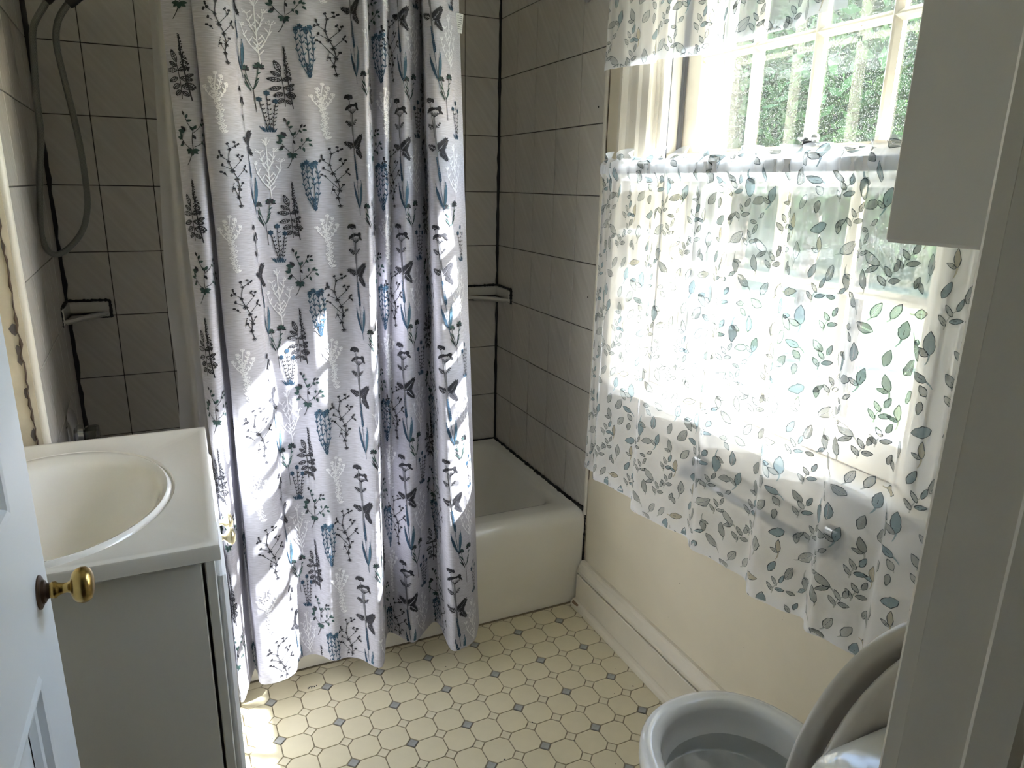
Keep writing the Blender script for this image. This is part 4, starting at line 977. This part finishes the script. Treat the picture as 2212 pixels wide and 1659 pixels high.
for rep in range(-1, 5):
    for c0, nm, dv, dx in PAT:
        cc = c0+5*rep
        if cc < kc_c[0] or cc > kc_c[-1]: continue
        s0 = float(np.interp(cc, kc_c, kc_s))+dx
        for k in range(-2, 7):
            v0 = V0+k*VR+dv
            if -.08 < v0 < CH+.1: places.append((s0, v0, MOT[nm]))
draw(sc, 'herb_print', [MT['p_black'], MT['p_blue'], MT['p_lblue'], MT['p_green'], MT['p_white'], MT['p_grey']], Sheet(cpos, ARC[-1], CH, .0035, .03, (1, -1)), places, .0012)
# care tag sewn into the right edge, rod rings
a, b, c = px(984, 27, 'y', -.655), px(1001, 31, 'y', -.66), px(998, 73, 'y', -.66); d_ = px(985, 69, 'y', -.655)
mb = MB(); mb.add([a, b, c, d_], [(0,1,2,3)], 0)
for i in range(7):
    t0 = .12+.11*i; p0 = b+(c-b)*t0; q0 = a+(d_-a)*t0; mb.add([q0+(p0-q0)*.25+np.array([0,-.0006,0]), q0+(p0-q0)*.85+np.array([0,-.0006,0]), q0+(p0-q0)*.85+np.array([0,-.0006,-.0012]), q0+(p0-q0)*.25+np.array([0,-.0006,-.0012])], [(0,1,2,3)], 1)
mb.build('care_tag', [MT['tagm'], MT['p_grey']], sc)
for i, k in enumerate(np.linspace(.06, ARC[-1]-.05, 12)):
    p = cpos(float(k), 0); 
    MB().tube([(p[0], RY+.022*math.cos(q), RZ-.012+.030*math.sin(q)) for q in np.linspace(0, 2*math.pi, 18)[:-1]], .0016, 6, closed=True).build('curtain_ring', MT['chrome'], sc, smooth=True)

# liner hanging inside the tub -------------------------------------------------------
ln = empty('shower_liner', (-1.08, -.60, .25)); tag(ln, 'translucent white shower liner hanging inside the tub behind the printed curtain', 'liner')
LA = [(318,-.60),(334,-.575),(348,-.60),(366,-.58),(395,-.602),(440,-.58),(520,-.60),(600,-.58),(700,-.60),(790,-.585),(860,-.60),(930,-.582),(975,-.59)]
LT = [px(u, 40, 'y', y) for u, y in LA]
LB_ = []
for i, p in enumerate(LT):
    q = p.copy(); q[2] = .24; q[1] = p[1]+.02; q[0] = p[0]+(-.035 if i == 0 else (-.01 if i < 4 else 0)); LB_.append(q)
for p in LT: p[2] = TOPZ
LTc, LBc = np.array(crom(LT, 6)), np.array(crom(LB_, 6))
def lpos(s, v):
    f = s*(len(LTc)-1); i = int(min(f, len(LTc)-2)); fr = f-i; T = LTc[i]*(1-fr)+LTc[i+1]*fr; B = LBc[i]*(1-fr)+LBc[i+1]*fr
    p = T+(B-T)*v; p[0] += .010*math.sin(v*6+1.2)*(1-s)**4+.012*max(0, 1-abs(v-.62)/.12)*(1-s)**6; p[1] += .004*math.sin(11*v+20*s); return p
cloth_grid(lpos, list(np.linspace(0, 1, len(LTc))), list(np.linspace(0, 1, 40)), 'liner_sheet', MT['liner'], ln)

# ------------------------------------------------------------------ sheer window curtains
def leafart(A, p, ang, L, W, c, r, split=False, stem=0, bend=0):
    n = 9; ca, sa = math.cos(ang), math.sin(ang); ts = np.linspace(0, 1, n)
    def w_(t): return W/2*(math.sin(math.pi*t**.85)**.8)*(1+.10*math.sin(9*t+r.random()*6)) if 0 < t < 1 else 0
    up = []; dn = []; md = []
    for t in ts:
        a = t*L; o = bend*L*math.sin(math.pi*t); h1, h2 = w_(t), w_(t)
        for lst, b in ((up, o+h1), (dn, o-h2), (md, o)): lst.append((p[0]+ca*a-sa*b, p[1]+sa*a+ca*b))
    g = .0009 if split else 0
    for i in range(n-1):
        off = np.array([-sa, ca])*g
        A.q.append(([np.array(md[i])+off, np.array(md[i+1])+off, up[i+1], up[i]], c)); A.q.append(([dn[i], dn[i+1], np.array(md[i+1])-off, np.array(md[i])-off], c))
    lw = .0011; A.line(up, lw, 4); A.line(dn, lw, 4)
    if split: A.line(md[1:-1], .0006, 4)
    elif r.random() < .4: A.line(md[2:5], .0006, 4)
    if stem:
        e = (p[0]-ca*stem-sa*stem*.35, p[1]-sa*stem+ca*stem*.35); A.line(A.curve(p, e, .15, 5), .0026, c, .0010)
def sprig_cell(seed):
    r = random.Random(seed); A = Art(); NX, NY, CWx, CHy = 6, 7, .262, .300; out = []
    for j in range(NY):
        for i in range(NX):
            x = (i+.5*(j % 2)+r.uniform(.2, .8))*CWx/NX; y = (j+r.uniform(.25, .75))*CHy/NY
            A = Art(); c = r.choices([0, 1, 2, 3], [.42, .30, .25, .03])[0]; an = math.radians(r.choice([90, 90, 60, 120, 30, 150, 75, -80, -60, 200, 100])+r.uniform(-18, 18)); q = r.random()
            L = r.uniform(.028, .042); W = L*r.uniform(.42, .56)
            if q < .42: leafart(A, (-L/2*math.cos(an), -L/2*math.sin(an)), an, L, W, c, r, r.random() < .35, stem=r.choice([0, .008, .014]), bend=r.uniform(-.06, .06))
            elif q < .66: leafart(A, (-L*.2, -L*.3), an, L*.95, W*.9, c, r, stem=.016, bend=.05); leafart(A, (-L*.25, -L*.35), an+1.1, L*.6, W*.5, r.choice([0, 2, 1]), r)
            elif q < .82: leafart(A, (0, 0), an, L*.5, W*.55, c, r, stem=.004); leafart(A, (-.006, -.010), an+2.3, L*.55, W*.5, 0, r)
            else:
                A.line(A.curve((-.008, -.016), (.006, .016), .2, 6), .0018, 2, .0010)
                for k, (a, b, g) in enumerate([(-.006, -.010, 1.1), (-.002, -.003, -1.0), (.001, .005, 1.0), (.006, .014, 0)]): leafart(A, (a, b), math.radians(70)+g, L*.52, W*.42, c if k % 2 else 2, r)
            out.append((x, y, A))
    return out, CWx, CHy
CELL, CWX, CHY = sprig_cell(21)
LEAFM = [MT['leaf_g'], MT['leaf_b'], MT['leaf_l'], MT['leaf_o'], MT['leaf_d']]
FY = [-.88]+[px(u, 800, 'x', -.075)[1] for u in (1403, 1552, 1697, 1848, 2000)]+[-2.02]
FPH = [-.35, 1, 2, 3, 4, 5, 5.4]
SX = -.075; STOP = 1.460; SHEM = .538; SH = STOP-SHEM; SY_A, SY_B = -.872, -1.985
def spos(s, v):
    v = min(max(v, 0), SH); t = v/SH; sl_ = .012*math.sin(5*s)*t
    y = SY_A-s+.022*(1-s/1.1)*t*1.4*(1 if s < .55 else .4)+sl_
    ph = np.interp(-y, [-q for q in FY], FPH)*2*math.pi
    g = math.sin(ph+.9+.75*math.sin(ph+.9))
    x = SX-(.006+.011*min(1, max(0, (t-.06)/.7)))*g-.006*t
    pl = math.exp(-max(0, v-.06)/.10); x += -.0045*pl*math.sin(2*math.pi*s/.034+1.7*math.sin(s*31))
    z = STOP-v
    if v < .030:                       # ruffled header above the rod
        k = 1-v/.030; h = .55+.55*math.sin(2*math.pi*s/.104+1.1*math.sin(19*s))*(.6+.4*math.sin(7*s)); z = (STOP-.030)+(.030-v)*h
        x += k*.016*math.sin(2*math.pi*s/.062+2*math.sin(11*s))
    if .02 < v < .075: x -= .012*math.sin(math.pi*(v-.02)/.055)
    z += .006*math.sin(ph*.5+1)*t*t
    return np.array([x, y, z])
SW = SY_A-SY_B
cf = empty('window_curtain', (SX, -1.42, SHEM)); tag(cf, 'sheer white tier curtain with blue and grey leaves across the lower sash', 'curtain')
vs_ = list(np.linspace(0, .10, 16))+list(np.linspace(.10, SH, 70))[1:]
cloth_grid(spos, list(np.linspace(0, SW, 330)), vs_, 'sheer_panel', MT['sheer'], cf)
def shem(s, v): p = spos(s, v); return p+np.array([-.0010, 0, 0])
cloth_grid(shem, list(np.linspace(0, SW, 220)), [SH-.020, SH-.010, SH], 'hem', MT['sheer'], cf)
def spock(s, v): p = spos(s, v); k = math.sin(math.pi*(v-.024)/.054); p[0] += .0255*max(0, k)+.001; return p
cloth_grid(spock, list(np.linspace(0, SW, 260)), list(np.linspace(.024, .078, 8)), 'rod_pocket', MT['sheer'], cf)
def leafprint(parent, f, W, H, s_off=0, v_off=0):
    pl = []
    for i in range(-1, int(W/CWX)+2):
        for j in range(-1, int(H/CHY)+2):
            for x, y, A in CELL: pl.append((i*CWX+x+s_off, j*CHY+y+v_off, A))
    pl = [q for q in pl if -.03 < q[0] < W+.03 and -.03 < q[1] < H+.03]
    return draw(parent, 'leaf_print', LEAFM, Sheet(f, W, H, .004, .006, (0, -1, 1)), pl, .0009)
leafprint(cf, spos, SW, SH)
cl = px(1540, 385, 'x', -.06); mb = MB(); mb.bbox((-.0605, cl[1]-.017, 1.30), (-.0595, cl[1]+.017, 1.375), .0003); mb.build('care_label', MT['tagm'], cf)
# flat curtain rods ---------------------------------------------------------------
def flat_rod(name, z, label, ya=-.868, yb=-1.99):
    e = empty(name, (SX, -1.43, z)); tag(e, label, 'curtain rod', 'flat white curtain rods on the window casing')
    prof = [(-.005, -.012), (.001, -.0125), (.005, -.009), (.005, .009), (.001, .0125), (-.005, .012)]
    MB().loft([[(SX+x, y, z+q) for x, q in prof] for y in (ya, yb)]).build('rod', MT['white'], e, fix=True)
    for y in (ya, yb):
        MB().bbox((SX-.004, y-.003, z-.012), (-.020, y+.003, z+.012), .001).build('rod_return', MT['white'], e)
        MB().bbox((-.034, y-.012, z-.016), (-.0285, y+.012, z+.016), .001).build('rod_bracket', MT['white'], e)
flat_rod('curtain_rod', 1.411, 'flat white rod threaded through the tier curtain across the sash meeting rail')
flat_rod('curtain_rod', 2.03, 'flat white rod carrying the valance near the top of the window')
# valance: two short panels on the upper rod
def valance(s_a, s_b, hem, label, ph):
    W = s_a-s_b; H = 2.06-hem
    def vp(s, v):
        v = min(max(v, 0), H); t = v/H; g = math.sin(2*math.pi*(s/.23+ph)+.6*math.sin(2*math.pi*(s/.23+ph)))
        st = 1/(1+math.exp(-(s-.565)/.003)) if s_a > -1 else 0
        return np.array([SX-(.004+.012*t)*g-.016*t*st-(.0*t)+(-.004*(1-t)*math.sin(2*math.pi*s/.04)), s_a-s-.006*st*t, 2.06-v+.006*math.sin(s*9+1)*t])
    e = empty('window_valance', (SX, (s_a+s_b)/2, hem)); tag(e, label, 'valance', 'leaf printed valance panels')
    cloth_grid(vp, list(np.linspace(0, W, max(30, int(W/.005)))), list(np.linspace(0, H, 40)), 'sheer_panel', MT['sheer'], e)
    cloth_grid(lambda s, v: vp(s, v)+np.array([-.001, 0, 0]), list(np.linspace(0, W, max(30, int(W/.006)))), [H-.018, H-.009, H], 'hem', MT['sheer'], e)
    leafprint(e, vp, W, H, -.05, -.11)
valance(-.878, -1.635, 1.650, 'wide leaf printed sheer valance panel hanging over the upper sash beside the tiled wall', .1)
valance(-1.722, -1.985, 1.652, 'narrow leaf printed sheer valance panel at the upper sash beside the wall cabinet', .3)
bpy.context.view_layer.update()

bpy.context.view_layer.update()
